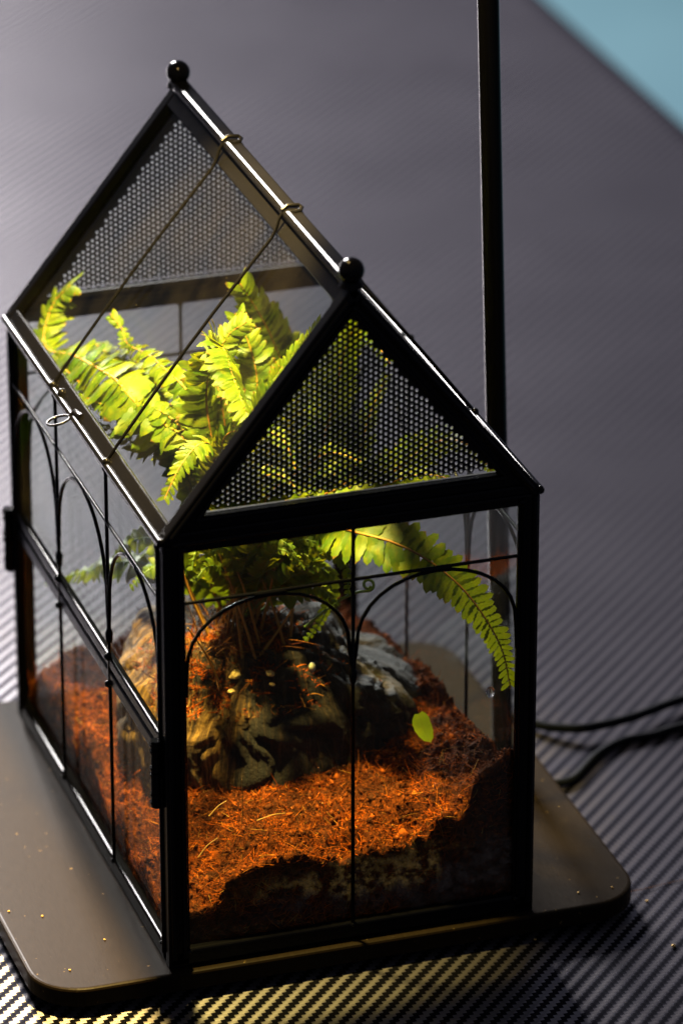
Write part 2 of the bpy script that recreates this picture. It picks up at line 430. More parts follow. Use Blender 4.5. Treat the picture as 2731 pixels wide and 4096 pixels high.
M['straw'] = mat_plain('straw', (0.26, 0.14, 0.025), (0.36, 0.22, 0.045), .6, 300)
M['chip'] = mat_plain('pale_chip', (0.55, 0.38, 0.10), (0.68, 0.52, 0.20), .7, 300)
M['cable'] = mat_plain('cable_rubber', (0.002, 0.003, 0.005), (0.004, 0.005, 0.008), .8, 300, .04)
M['teal'] = mat_plain('blue_floor', (0.024, 0.058, 0.078), (0.046, 0.094, 0.115), .8, 3.0, .2)
M['table'] = mat_plain('table_wood', (0.03, 0.022, 0.018), (0.05, 0.035, 0.028), .5, 30)
M['water'] = mat_water()
M['shade'] = mat_black_metal('lamp_enamel', rough=.35, dust=.05)
def mat_bulb():
    m, nt, out = new_mat('lit_bulb'); e = N(nt, 'ShaderNodeEmission'); e.inputs[0].default_value = (1, .68, .25, 1)
    n1 = noise_tex(nt, objco(nt), 30, 1); L(nt, mth(nt, 'ADD', 260.0, mth(nt, 'MULTIPLY', n1, 60.0)), e.inputs[1])
    L(nt, e.outputs[0], out.inputs[0]); return m
M['bulb'] = mat_bulb()
M['crumb_pale'] = mat_plain('pale_crumb', (0.55, 0.33, 0.08), (0.75, 0.5, 0.15), .8, 300)

# ------------------------------------------------------------------ setting: table, woven mat, curtain
ZM = -0.012
tb = MB(); tb.box((-1.3, -0.55, ZM - .035), (0.458, 1.9, ZM - .0035)); tag(tb.build('table', M['table']), kind='structure')
mt = MB(); er_ = .030; xe = .490
pr_ = [(-1.3, ZM)] + [(xe - er_ + er_ * math.sin(a), ZM - er_ + er_ * math.cos(a)) for a in [math.pi / 2 * k / 10 for k in range(11)]] + [(xe - .003, ZM - er_), ] + [(xe - er_ + (er_ - .003) * math.sin(a), ZM - er_ + (er_ - .003) * math.cos(a)) for a in [math.pi / 2 * (1 - k / 10) for k in range(11)]] + [(-1.3, ZM - .003)]
mt.prism([(x, -.55, z) for x, z in pr_], (0, 2.45, 0)); tag(mt.build('table_mat', M['twill']), kind='structure')
fl_ = MB(); fl_.box((-3.0, -2.0, -.80), (4.0, 6.0, -.75)); tag(fl_.build('floor', M['teal']), kind='structure')

# ------------------------------------------------------------------ lamp stand: base plate, pole, lamp head
stand = empty('lamp_stand', (0.0, 0.12, ZM), 'black lamp stand with round-cornered base plate and tall leaning pole beside the glass house', 'lamp')
def rounded_rect(x0, x1, y0, y1, r, n=10):
    out = []
    for cx, cy_, a0 in ((x1 - r, y1 - r, 0), (x0 + r, y1 - r, 90), (x0 + r, y0 + r, 180), (x1 - r, y0 + r, 270)):
        for k in range(n + 1):
            a = math.radians(a0 + 90 * k / n); out.append((cx + r * math.cos(a), cy_ + r * math.sin(a)))
    return out
PX0, PX1, PY0, PY1 = -.1275, .1222, -.0036, .2415
bp_ = MB(); rings = []
for ins, z in ((.0012, -.0085), (0, -.0075), (0, -.0012), (.0003, -.0004), (.0010, -.0001), (.0016, 0.0)):
    rings.append([(x, y, z) for x, y in rounded_rect(PX0 + ins, PX1 - ins, PY0 + ins, PY1 - ins, .021 - ins)])
n = len(rings[0]); vsx = [p for r_ in rings for p in r_]
fs = [tuple(range((len(rings) - 1) * n, len(rings) * n)), tuple(range(n - 1, -1, -1))]
for k in range(len(rings) - 1):
    for i in range(n): fs.append((k * n + i, k * n + (i + 1) % n, (k + 1) * n + (i + 1) % n, (k + 1) * n + i))
bp_.add(vsx, fs)
bp_.build('base_plate', M['plate'], stand)
for fx in (PX0 + .025, PX1 - .025):
    for fy in (PY0 + .025, PY1 - .025):
        ft = MB(); ft.tube([(fx, fy, ZM), (fx, fy, -.0083)], .008, 16); ft.build('foot', M['cable'], stand)
POLE0, POLE1 = Vector((.1068, .122, 0)), Vector((.0955, .122, .345))
pt = POLE0 + (POLE1 - POLE0) * 1.40
arc = [pt + Vector((-.045 * (1 - math.cos(a)) , .006 * a, .045 * math.sin(a))) for a in [math.pi / 2 * k / 8 for k in range(9)]]
tip = Vector((-.062, .066, arc[-1].z + .001))
pl = MB(); pl.tube([POLE0 + Vector((0, 0, .0002))] + [POLE0.lerp(pt, k / 6) for k in range(1, 7)], .0043, 24); pl.build('pole', M['pole'], stand)
cl = MB(); cl.tube([POLE0 + Vector((0, 0, .0001)), POLE0 + Vector((0, 0, .004)), POLE0 + Vector((0, 0, .0055))], [.0085, .0085, .0058], 24); cl.build('pole_collar', M['pole'], stand)
ar = MB(); ar.tube(arc + [arc[-1].lerp(tip, k / 3) for k in (1, 2, 3)], .0040, 20); ar.build('arm', M['pole'], stand)
# shade: an open cone lathe
sh = MB(); prof = [(.006, .012), (.012, .010), (.030, -.014), (.034, -.030), (.0325, -.030), (.029, -.014), (.011, .007), (.004, .008)]
nn = 28; vsx = []; fs = []
for r_, z in prof:
    for j in range(nn): a = 2 * math.pi * j / nn; vsx.append((tip.x + r_ * math.cos(a), tip.y + r_ * math.sin(a), tip.z + z))
for k in range(len(prof) - 1):
    for j in range(nn): fs.append((k * nn + j, k * nn + (j + 1) % nn, (k + 1) * nn + (j + 1) % nn, (k + 1) * nn + j))
fs.append(tuple(range(nn)))
sh.add(vsx, fs, True); sh.build('lamp_shade', M['shade'], stand)
ld = bpy.data.lights.new('lamp_light', 'SPOT'); ld.energy = 70.0; ld.color = (1.0, 0.69, 0.20)
ld.spot_size = math.radians(46); ld.spot_blend = .4; ld.shadow_soft_size = .012
bu = MB(); bu.sphere((tip.x, tip.y, tip.z - .024), .016, 20, 12); bu.build('bulb', M['bulb'], stand)
lo = bpy.data.objects.new('lamp_light', ld); lo.location = (tip.x, tip.y, tip.z - .054); lo.rotation_euler = (Vector((-.042, .135, 0)) - lo.location).to_track_quat('-Z', 'Y').to_euler(); col.objects.link(lo)

# ------------------------------------------------------------------ terrarium house
W2, LL, HH, RA = .0750, .2292, .1843, .2778      # half width, length, eave height, apex height
tank = empty('glass_terrarium', (0, LL / 2, 0), 'small black metal house terrarium of glass panes with perforated gables, standing on the base plate', 'terrarium')
def part(name, mat, fn, parent=tank):
    mb = MB(); fn(mb); return mb.build(name, M[mat], parent)
B0 = .0006                                        # tank bottom sits just on the plate
# base tray
part('base_tray', 'metal', lambda b: b.box((-W2 + .002, .002, B0), (W2 - .002, LL - .002, .003)))
# bottom rails
RW = .0075
for nm, a, b_, side in (('f', (-W2 + .001, .0022, RW / 2 + B0), (W2 - .001, .0022, RW / 2 + B0), (0, 0, 1)),
                        ('b', (-W2 + .001, LL - .0022, RW / 2 + B0), (W2 - .001, LL - .0022, RW / 2 + B0), (0, 0, 1)),
                        ('l', (-W2 + .0022, .0046, RW / 2 + B0 - .0002), (-W2 + .0022, LL - .0046, RW / 2 + B0 - .0002), (0, 0, 1)),
                        ('r', (W2 - .0022, .0046, RW / 2 + B0 - .0002), (W2 - .0022, LL - .0046, RW / 2 + B0 - .0002), (0, 0, 1))):
    part('bottom_rail', 'metal', lambda m, a=a, b_=b_, side=side: m.bar(a, b_, RW, .0044, side, .0012))
# posts: folded angle with a raised bead on each leaf
for sx in (-1, 1):
    for yy, sy in ((0, 1), (LL, -1)):
        def post(m, sx=sx, yy=yy, sy=sy):
            x = sx * W2; z0, z1 = B0, HH - .0012
            m.bar((x - sx * .0043, yy + sy * .0014, z0), (x - sx * .0043, yy + sy * .0014, z1), .0086, .0028, (1, 0, 0), .0008)
            m.bar((x - sx * .0014, yy + sy * .0054, z0), (x - sx * .0014, yy + sy * .0054, z1 - .0003), .0028, .0076, (1, 0, 0), .0008)
            m.tube([(x - sx * .0066, yy - sy * .0002, z0 + .004), (x - sx * .0066, yy - sy * .0002, z1 - .001)], .0011, 10)
            m.tube([(x - sx * .0022, yy - sy * .0001, z0 + .004), (x - sx * .0022, yy - sy * .0001, z1 - .001)], .0012, 10)
            m.tube([(x + sx * .0001, yy + sy * .0070, z0 + .004), (x + sx * .0001, yy + sy * .0070, z1 - .001)], .0010, 10)
        part('post', 'metal', post)
# eave rails
EZ = HH - .0030
for a, b_ in (((-W2 + .001, .0016, EZ), (W2 - .001, .0016, EZ)), ((-W2 + .001, LL - .0016, EZ), (W2 - .001, LL - .0016, EZ))):
    def er(m, a=a, b_=b_):
        fr_ = a[1] < .1; m.bar((a[0], a[1], EZ + (.0012 if fr_ else .0024)), (b_[0], b_[1], EZ + (.0012 if fr_ else .0024)), .0086 if fr_ else .0062, .0034, (0, 0, 1), .0009)
        yy = a[1] + (-.0018 if a[1] < .1 else .0018)
        m.tube([(a[0] + .003, yy, EZ + .0012), (b_[0] - .003, yy, EZ + .0012)], .0009, 10)
    part('eave_rail', 'metal', er)
for sx in (-1, 1):
    def er2(m, sx=sx):
        m.bar((sx * (W2 - .0014), .0012, EZ - .0003), (sx * (W2 - .0014), LL - .0012, EZ - .0003), .0056, .0030, (0, 0, 1), .0009)
        m.tube([(sx * (W2 + .0004), .001, EZ + .0020), (sx * (W2 + .0004), LL - .001, EZ + .0020)], .0016, 12)
    part('eave_rail', 'ridge', er2)
# middle rail of the left side: two stacked bars with the dark slot between them
def midr(m):
    m.bar((-W2 + .0016, .008, .0960), (-W2 + .0016, LL - .008, .0960), .0050, .0032, (0, 0, 1), .0010)
    m.bar((-W2 + .0016, .008, .0893), (-W2 + .0016, LL - .008, .0893), .0060, .0032, (0, 0, 1), .0010)
    m.bar((-W2 + .0028, .008, .0930), (-W2 + .0028, LL - .008, .0930), .0040, .0014, (0, 0, 1), .0004)
part('middle_rail', 'metal', midr)
# roof geometry
RK = (RA - HH) / W2
ND = Vector((RK, 0, 1)).normalized()              # right slope outward normal (left is mirrored)
SD = Vector((W2, 0, -(RA - HH))).normalized()     # down the right slope
def mir(v, sx): return Vector((v[0] * sx, v[1], v[2]))
SLOPE = math.hypot(W2, RA - HH)
def slope_pt(sx, d, y, h=0.0):
    """point d metres down the slope from the apex at depth y, lifted h off the slope plane"""
    p = Vector((0, y, RA)) + SD * d + ND * h
    return mir(p, sx)
for sx in (-1, 1):
    for yy, sy in ((0, 1), (LL, -1)):
        def raf(m, sx=sx, yy=yy, sy=sy):
            m.bar(slope_pt(sx, .0008, yy + sy * .0026, -.0018), slope_pt(sx, SLOPE + .0002, yy + sy * .0026, -.0018), .0062, .0044, (0, 1, 0), .0008)
            m.tube([slope_pt(sx, .006, yy - sy * .0006, -.0020), slope_pt(sx, SLOPE - .003, yy - sy * .0006, -.0020)], .0011, 10)
        part('rafter', 'metal', raf)
    def rf(m, sx=sx):
        m.bar(slope_pt(sx, SLOPE - .0030, .0058, -.0012), slope_pt(sx, SLOPE - .0030, LL - .0058, -.0012), .0056, .0026, mir(SD, sx), .0007)
        m.bar(slope_pt(sx, .0062, .0058, -.0012), slope_pt(sx, .0062, LL - .0058, -.0012), .0068, .0026, mir(SD, sx), .0007)
    part('roof_frame', 'ridge', rf)
# gable frames (triangular ring) and perforated sheets
def tri_inset(d):
    """gable triangle inset by d on every side, as (x,z) points: left, right, apex"""
    zb = HH + d; nx, nz = ND.x, ND.z
    c = nz * RA - d                                # nx*x + nz*z = c on the right side
    xr = (c - nz * zb) / nx
    return (-xr, zb), (xr, zb), (0, c / nz)
for yy, sy in ((0, 1), (LL, -1)):
    def gf(m, yy=yy, sy=sy):
        A = tri_inset(.0024); Bq = tri_inset(.0078); y0 = yy + sy * .0012; y1 = yy + sy * .0036
        for i in range(3):
            j = (i + 1) % 3
            q = [(A[i][0], y0, A[i][1]), (A[j][0], y0, A[j][1]), (Bq[j][0], y0, Bq[j][1]), (Bq[i][0], y0, Bq[i][1])]
            m.prism(q, (0, y1 - y0, 0))
        C = tri_inset(.0066)
        path = [(C[i][0], yy + sy * .0008, C[i][1]) for i in range(3)]
        for i in range(3): m.tube([path[i], path[(i + 1) % 3]], .0009, 8)
    part('gable_frame', 'metal', gf)
# perforated sheet: hexagonal cells with round holes (pitch 2.35 mm), solid margin
def perforated():
    m = MB(); pit = .00232; R = .00066; tri_o = tri_inset(.0062); tri_i = tri_inset(.0092)
    dx, dz = pit * math.sqrt(3) / 2, pit
    hexr = pit / math.sqrt(3)
    zb = tri_i[0][1]; verts = []; faces = []
    nh = 12
    def inside(x, z, d):
        (lx, lz), (rx, rz), (ax, az) = tri_inset(d)
        return z >= lz and abs(x) <= rx * (az - z) / (az - rz)
    ys = (0.0, .0006)
    for i in range(-40, 41):
        for j in range(0, 45):
            x = i * dx; z = zb + .0012 + j * dz + (dz / 2 if i % 2 else 0)
            if not inside(x, z, .0064): continue
            hole = inside(x, z, .0088)
            hexp = [(x + hexr * math.cos(math.radians(60 * k)), z + hexr * math.sin(math.radians(60 * k))) for k in range(6)]
            b = len(verts)
            if not hole:
                for yv in ys: verts += [(a, yv, c_) for a, c_ in hexp]
                faces += [tuple(b + k for k in range(6)), tuple(b + 11 - k for k in range(6))]
                continue
            outer = []
            for k in range(6):
                outer.append(hexp[k]); p, q = hexp[k], hexp[(k + 1) % 6]; outer.append(((p[0] + q[0]) / 2, (p[1] + q[1]) / 2))
            inner = [(x + R * math.cos(math.radians(30 * k)), z + R * math.sin(math.radians(30 * k))) for k in range(nh)]
            for yv in ys: verts += [(a, yv, c_) for a, c_ in outer] + [(a, yv, c_) for a, c_ in inner]
            for k in range(nh):
                l = (k + 1) % nh
                faces.append((b + k, b + l, b + nh + l, b + nh + k))
                faces.append((b + 2 * nh + l, b + 2 * nh + k, b + 3 * nh + k, b + 3 * nh + l))
                faces.append((b + nh + k, b + nh + l, b + 3 * nh + l, b + 3 * nh + k))
    m.add(verts, faces)
    # solid rim strip covering the ragged margin
    A = tri_inset(.0060); Bq = tri_inset(.0080)
    for i in range(3):
        j = (i + 1) % 3
        m.prism([(A[i][0], -.0002, A[i][1]), (A[j][0], -.0002, A[j][1]), (Bq[j][0], -.0002, Bq[j][1]), (Bq[i][0], -.0002, Bq[i][1])], (0, .0010, 0))
    return m.mesh('mesh_panel')
pm = perforated()
for yy in (.0040, LL - .0046):
    o = link('mesh_panel', pm, M['mesh'], tank); o.location = (0, yy, 0)
# ridge bar and finials
def ridge(m):
    m.bar((0, .0035, RA + .0004), (0, LL - .0035, RA + .0004), .0074, .0042, (1, 0, 0), .0018)
part('ridge_bar', 'ridge', ridge)
for yy in (.0030, LL - .0030):
    fin = part('finial', 'ball', lambda m, yy=yy: m.sphere((0, yy, RA + .0052), .0049, 28, 18))
    s_ = MB(); s_.tube([(0, yy, RA - .001), (0, yy, RA + .0006), (0, yy, RA + .0016)], [.0048, .0042, .0028], 16); s_.build('finial_stem', M['metal'], fin)
# glass panes
def pane(poly, vec, mat='glass'): part('glass_pane', mat, lambda m: m.prism(poly, vec))
GT = .0016
pane([(-W2 + .004, .0030, .004), (W2 - .004, .0030, .004), (W2 - .004, .0030, HH - .004), (-W2 + .004, .0030, HH - .004)], (0, GT, 0), 'glass_front')
pane([(-W2 + .004, LL - .0046, .004), (W2 - .004, LL - .0046, .004), (W2 - .004, LL - .0046, HH - .004), (-W2 + .004, LL - .0046, HH - .004)], (0, GT, 0))
pane([(W2 - .0030, .005, .004), (W2 - .0030, LL - .005, .004), (W2 - .0030, LL - .005, HH - .004), (W2 - .0030, .005, HH - .004)], (-GT, 0, 0), 'glass')
pane([(-W2 + .0032, .005, .004), (-W2 + .0032, LL - .005, .004), (-W2 + .0032, LL - .005, .0885), (-W2 + .0032, .005, .0885)], (GT, 0, 0), 'glass_left')
pane([(-W2 + .0032, .005, .0972), (-W2 + .0032, LL - .005, .0972), (-W2 + .0032, LL - .005, HH - .004), (-W2 + .0032, .005, HH - .004)], (GT, 0, 0))
for sx in (-1, 1):
    pane([slope_pt(sx, .0055, .004, -.0022), slope_pt(sx, .0055, LL - .004, -.0022), slope_pt(sx, SLOPE - .0035, LL - .004, -.0022), slope_pt(sx, SLOPE - .0035, .004, -.0022)], mir(-ND * GT, sx), 'glass_roof')
# decorative wires on the four sides
WR = .00078
HW = .1572
def wire_side(P, a0, a1, stems, bead_z, zb=.0068, zt=HH - .0045):
    """P(a,z) -> point on the side plane; a0,a1 the opening; stems the positions of the uprights"""
    part('cross_wire', 'wire', lambda m: m.tube([P(a0 - .001, HW), P(a1 + .001, HW)], WR * .95, 8))
    for s_ in stems:
        def st(m, s_=s_):
            m.tube([P(s_, zb), P(s_, bead_z - .005), P(s_, bead_z - .004), P(s_, bead_z), P(s_, bead_z + .002), P(s_, zt)], [WR, WR, WR * 1.7, WR * 2.1, WR, WR], 10)
        part('upright_wire', 'wire', st)
        for z in (zb, zt):
            part('wire_bead', 'wire', lambda m, s_=s_, z=z: m.sphere(P(s_, z), .0014, 10, 7))
    knots = [a0] + list(stems) + [a1]
    for l, r in zip(knots, knots[1:]):
        inl = .0014 if l in stems else .0004; inr = .0014 if r in stems else .0004
        c = (l + r) / 2; hw = (r - l) / 2
        zs = bead_z + .010
        path = []
        path += [P(l + inl * k / 3, bead_z + .010 * k / 3) for k in range(0, 3)]
        for k in range(17):
            a = math.pi * (1 - k / 16)
            wl = hw - (inl if a > math.pi / 2 else inr)
            path.append(P(c + wl * math.cos(a), zs + (HW - .0012 - zs) * math.sin(a) ** .85))
        path += [P(r - inr * k / 3, bead_z + .010 * k / 3) for k in range(2, -1, -1)]
        part('arch_wire', 'wire', lambda m, path=path: m.tube(path, WR, 8))
        part('wire_bead', 'wire', lambda m, c=c: m.bar(P(c - .006, HW - .0005), P(c + .006, HW - .0005), .0020, .0020, (0, 0, 1), .0009))
wire_side(lambda a, z: Vector((a, -.0006 + .0012, z)), -W2 + .0085, W2 - .0085, [0.0], .1178)
wire_side(lambda a, z: Vector((a, LL - .0006, z)), -W2 + .0085, W2 - .0085, [0.0], .1178)
ST = [.0795, .1535]
wire_side(lambda a, z: Vector((-W2 + .0004, a, z)), .0085, LL - .0085, ST, .1090)
wire_side(lambda a, z: Vector((W2 - .0004, a, z)), .0085, LL - .0085, ST, .1115)
for s_ in ST:                                       # ties where the uprights cross the middle rail
    for z in (.0985, .0865):
        part('wire_bead', 'wire', lambda m, s_=s_, z=z: m.sphere((-W2 - .0004, s_, z), .0015, 10, 7))
# roof wires over the panes, with hooked ends on the ridge
for sx in (-1, 1):
    for yy in (.0757, .1535):
        path = [slope_pt(sx, .0005, yy, .0034), slope_pt(sx, .004, yy, .0030), slope_pt(sx, .008, yy, .0014), slope_pt(sx, .012, yy, .0006)]
        path += [slope_pt(sx, .012 + (SLOPE - .014) * k / 6, yy, .0006 + .0010 * math.sin(math.pi * k / 6)) for k in range(1, 7)]
        path += [slope_pt(sx, SLOPE + .0008, yy - .0005, -.001), slope_pt(sx, SLOPE + .0004, yy - .001, -.004)]
        part('roof_wire', 'wire', lambda m, path=path: m.tube(path, .0007, 8))
        part('wire_bead', 'wire', lambda m, sx=sx, yy=yy: m.sphere(slope_pt(sx, SLOPE - .0002, yy - .0006, .0006), .0016, 10, 7))
for yy in (.0757, .1535):
    part('ridge_hook', 'wire', lambda m, yy=yy: m.tube([Vector((-.0038, yy, RA + .0020)), Vector((-.0012, yy + .0004, RA + .0036)), Vector((.0028, yy - .0006, RA + .0036)), Vector((.0040, yy - .001, RA + .0026)), Vector((.0022, yy - .0044, RA + .0027)), Vector((-.0008, yy - .0052, RA + .0026))], .0008, 8))
for sx in (-1, 1):
    for (px_, py_, pz_) in ((W2 - .0078, -.0006, HH - .0040), (W2 + .0002, .0006, HH + .0002), (W2 - .0080, -.0008, .0075), (W2 - .0002, .0100, .0070), (W2 - .0004, .0095, HH - .0060)):
        part('solder_bead', 'wire', lambda m, sx=sx, px_=px_, py_=py_, pz_=pz_: m.sphere((sx * px_, py_, pz_), .0013, 10, 7, .8))
part('solder_bead', 'wire', lambda m: m.sphere((0, -.0008, RA - .0085), .0014, 10, 7, .8))
# pull ring on the eave of the opening roof pane
rc = Vector((-W2 - .0062, .1235, HH - .0018))
ringp = [rc + Vector((.0046 * math.cos(a), .0034 * math.sin(a), .0010 * math.cos(a))) for a in [2 * math.pi * k / 24 for k in range(24)]]
pr = part('pull_ring', 'ridge', lambda m: m.tube(ringp, .00055, 8, True))
s_ = MB(); s_.tube([rc + Vector((.0050, 0, .001)), Vector((-W2 + .0004, .1225, HH + .0012)), Vector((-W2 + .0012, .1165, HH + .0016))], [.0012, .0014, .0014], 10); s_.build('ring_shank', M['ridge'], pr)
part('latch_bead', 'ridge', lambda m: m.sphere((-W2 + .0006, .1430, HH + .0010), .0019, 12, 8))
# hinges on the left side
for yy in (.0060, LL - .0040):
    hg = part('hinge', 'metal', lambda m, yy=yy: (m.tube([(-W2 - .0022, yy, .0700), (-W2 - .0022, yy, .0845)], .0023, 14), m.tube([(-W2 - .0022, yy, .0852), (-W2 - .0022, yy, .0985)], .0021, 14)))
    for z in (.0715, .0750, .0835, .0862, .0935, .0962):
        kn = MB(); kn.tube([(-W2 - .0022, yy, z), (-W2 - .0022, yy, z + .0010)], .0026, 14); kn.build('hinge_knuckle', M['wire'], hg)
    lf = MB(); lf.bar((-W2 - .0006, yy + .0008, .0700), (-W2 - .0006, yy + .0008, .0850), .0012, .0060, (1, 0, 0), .0004); lf.build('hinge_leaf', M['metal'], hg)
# water drop on the front pane
dp = MB(); dp.sphere((0, 0, 0), .0024, 20, 12)
do = dp.build('water_drop', M['water']); do.location = (.0566, .0024, .0992); do.scale = (.78, .30, 1.0)
tag(do, 'clear water drop clinging to the front glass pane', 'water drop')

# ------------------------------------------------------------------ substrate
CP = [(-.0667, .003, .020), (-.0596, .003, .0225), (-.045, .003, .035), (-.034, .003, .0385), (-.02, .003, .0378), (0, .003, .033), (.0126, .003, .035), (.027, .003, .0365), (.0436, .003, .044), (.057, .003, .062), (.068, .003, .069),
      (-.073, .229, .012), (-.073, .20, .028), (-.073, .17, .035), (-.073, .155, .025), (-.073, .12, .021), (-.073, .1, .014), (-.073, .068, .011), (-.073, .037, .010), (-.073, .01, .012),
      (-.0489, .067, .040), (-.0307, .049, .044), (-.0087, .038, .044), (.0255, .0577, .046), (.0418, .0562, .048),
      (.068, .20, .036), (.064, .175, .042), (.062, .149, .0475), (.062, .098, .056), (.062, .055, .0565), (.062, .03, .060),
      (-.0495, .2, .036), (-.03, .2, .038), (0, .2, .048), (.03, .2, .05), (0, .225, .042), (-.04, .225, .028), (-.05, .1, .040), (-.052, .05, .030), (-.05, .15, .046), (0, .12, .06), (.03, .12, .06),
      (0, .02, .042), (-.03, .025, .043), (.03, .03, .046), (.045, .03, .053), (-.055, .02, .026), (-.06, .03, .020), (-.062, .08, .026), (-.06, .13, .036)]
CPA = np.array(CP)
def fnoise(x, y, s, seed=0.0):
    return noise.noise(Vector((x * s + seed, y * s - seed, seed * 1.7)))
def soil_base(x, y):
    d2 = (CPA[:, 0] - x) ** 2 + ((CPA[:, 1] - y)) ** 2 + 1e-6
    w = d2 ** -1.6
    return float((w * CPA[:, 2]).sum() / w.sum())
SX0, SX1, SY0, SY1 = -.0698, .0690, .0052, LL - .0052
NXs, NYs = 150, 230
hs = np.zeros((NYs + 1, NXs + 1))
for j in range(NYs + 1):
    y = SY0 + (SY1 - SY0) * j / NYs
    for i in range(NXs + 1):
        x = SX0 + (SX1 - SX0) * i / NXs
        h = soil_base(x, y)
        h += .0026 * fnoise(x, y, 70, 3) + .0052 * abs(fnoise(x, y, 140, 9)) + .0034 * abs(fnoise(x, y, 400, 5)) - .0008 - .0006
        hs[j, i] = max(.006, h)
def soil_h(x, y):
    i = min(NXs, max(0, int(round((x - SX0) / (SX1 - SX0) * NXs)))); j = min(NYs, max(0, int(round((y - SY0) / (SY1 - SY0) * NYs))))
    return hs[j, i]
sb = MB(); vsx = []; fs = []
for j in range(NYs + 1):
    for i in range(NXs + 1):
        vsx.append((SX0 + (SX1 - SX0) * i / NXs, SY0 + (SY1 - SY0) * j / NYs, hs[j, i]))
w1 = NXs + 1
for j in range(NYs):
    for i in range(NXs): a = j * w1 + i; fs.append((a, a + 1, a + w1 + 1, a + w1))
# skirts against the glass, with rough faces
edge = [j * 0 + i for i in range(w1)] + [j * w1 + NXs for j in range(1, NYs + 1)] + [NYs * w1 + i for i in range(NXs - 1, -1, -1)] + [j * w1 for j in range(NYs - 1, 0, -1)]
ne = len(edge); prev = edge; NZ = 14
for k in range(1, NZ + 1):
    cur = []
    for e in edge:
        x, y, z = vsx[e]; f = 1 - k / NZ; zz = .0032 + (z - .0032) * f
        j_ = .0007 * noise.noise(Vector((x * 600, y * 600, zz * 600))) + .0006 * noise.noise(Vector((x * 180, y * 180, zz * 180)))
        nx = (1 if x >= SX1 - 1e-6 else -1 if x <= SX0 + 1e-6 else 0); ny = (1 if y >= SY1 - 1e-6 else -1 if y <= SY0 + 1e-6 else 0)
        cur.append(len(vsx)); vsx.append((x + nx * (j_ - .0002), y + ny * (j_ - .0002), zz))
    for i in range(ne): fs.append((prev[i], cur[i], cur[(i + 1) % ne], prev[(i + 1) % ne]))
    prev = cur
sb.add(vsx, fs, True)
soil = sb.build('coir_soil', M['soil'])
tag(soil, 'rust brown coconut coir soil heaped inside the glass house', 'soil', kind='stuff')

def strand_mesh(name, P0, D, Ln, R, bend, nseg=3, ns=3):
    """many thin curved strands as one mesh (numpy)"""
    n = len(P0); t = np.linspace(0, 1, nseg + 1)
    up = np.cross(D, np.array([.31, .52, .79])); up /= np.linalg.norm(up, axis=1, keepdims=True) + 1e-9
    sd = np.cross(D, up)
    pts = P0[:, None, :] + D[:, None, :] * (Ln[:, None, None] * t[None, :, None]) + (bend[:, None, :] * (t[None, :, None] ** 2) * Ln[:, None, None])
    ang = np.arange(ns) * 2 * np.pi / ns
    ring = up[:, None, None, :] * np.cos(ang)[None, None, :, None] + sd[:, None, None, :] * np.sin(ang)[None, None, :, None]
    tap = (1 - .6 * t)[None, :, None, None]
    V = (pts[:, :, None, :] + ring * (R[:, None, None, None] * tap)).reshape(-1, 3)
    k = (nseg + 1) * ns; base = np.arange(n) * k; F = []
    for s in range(nseg):
        for a in range(ns):
            b = (a + 1) % ns
            F.append(np.stack([base + s * ns + a, base + s * ns + b, base + (s + 1) * ns + b, base + (s + 1) * ns + a], 1))
    F = np.concatenate(F)
    return quick_mesh(name, V, F)
def quick_mesh(name, V, F):
    me = bpy.data.meshes.new(name)
    me.vertices.add(len(V)); me.vertices.foreach_set('co', V.astype(np.float32).ravel())
    k = F.shape[1]
    me.loops.add(F.size); me.loops.foreach_set('vertex_index', F.astype(np.int32).ravel())
    me.polygons.add(len(F)); me.polygons.foreach_set('loop_start', np.arange(0, F.size, k, dtype=np.int32))
    try: me.polygons.foreach_set('loop_total', np.full(len(F), k, dtype=np.int32))
    except Exception: pass
    me.update(calc_edges=True); me.validate(); return me

nf = 32000
fx = nrng.uniform(SX0 + .001, SX1 - .001, nf); fy = SY0 + .001 + (SY1 - SY0 - .002) * nrng.uniform(0, 1, nf) ** 1.25
fz = np.array([soil_h(a, b) for a, b in zip(fx, fy)])
D = nrng.normal(0, 1, (nf, 3)); D[:, 2] = np.abs(D[:, 2]) * .45 + .02; D /= np.linalg.norm(D, axis=1, keepdims=True)
Ln = nrng.gamma(2.6, .0010, nf) + .0010
P0 = np.stack([fx, fy, fz - .0004], 1)
bend = nrng.normal(0, .45, (nf, 3)); bend[:, 2] -= .25
# keep the free ends inside the glass
E_ = P0 + D * Ln[:, None] + bend * Ln[:, None]
ok = (E_[:, 0] > SX0 - .0003) & (E_[:, 0] < SX1 + .0003) & (E_[:, 1] > SY0 - .0003) & (E_[:, 1] < SY1 + .0003)
me = strand_mesh('coir_fibre', P0[ok], D[ok], Ln[ok], nrng.uniform(.00007, .00019, nf)[ok], bend[ok])
tag(link('coir_fibre', me, M['fibre'], soil), kind='stuff')
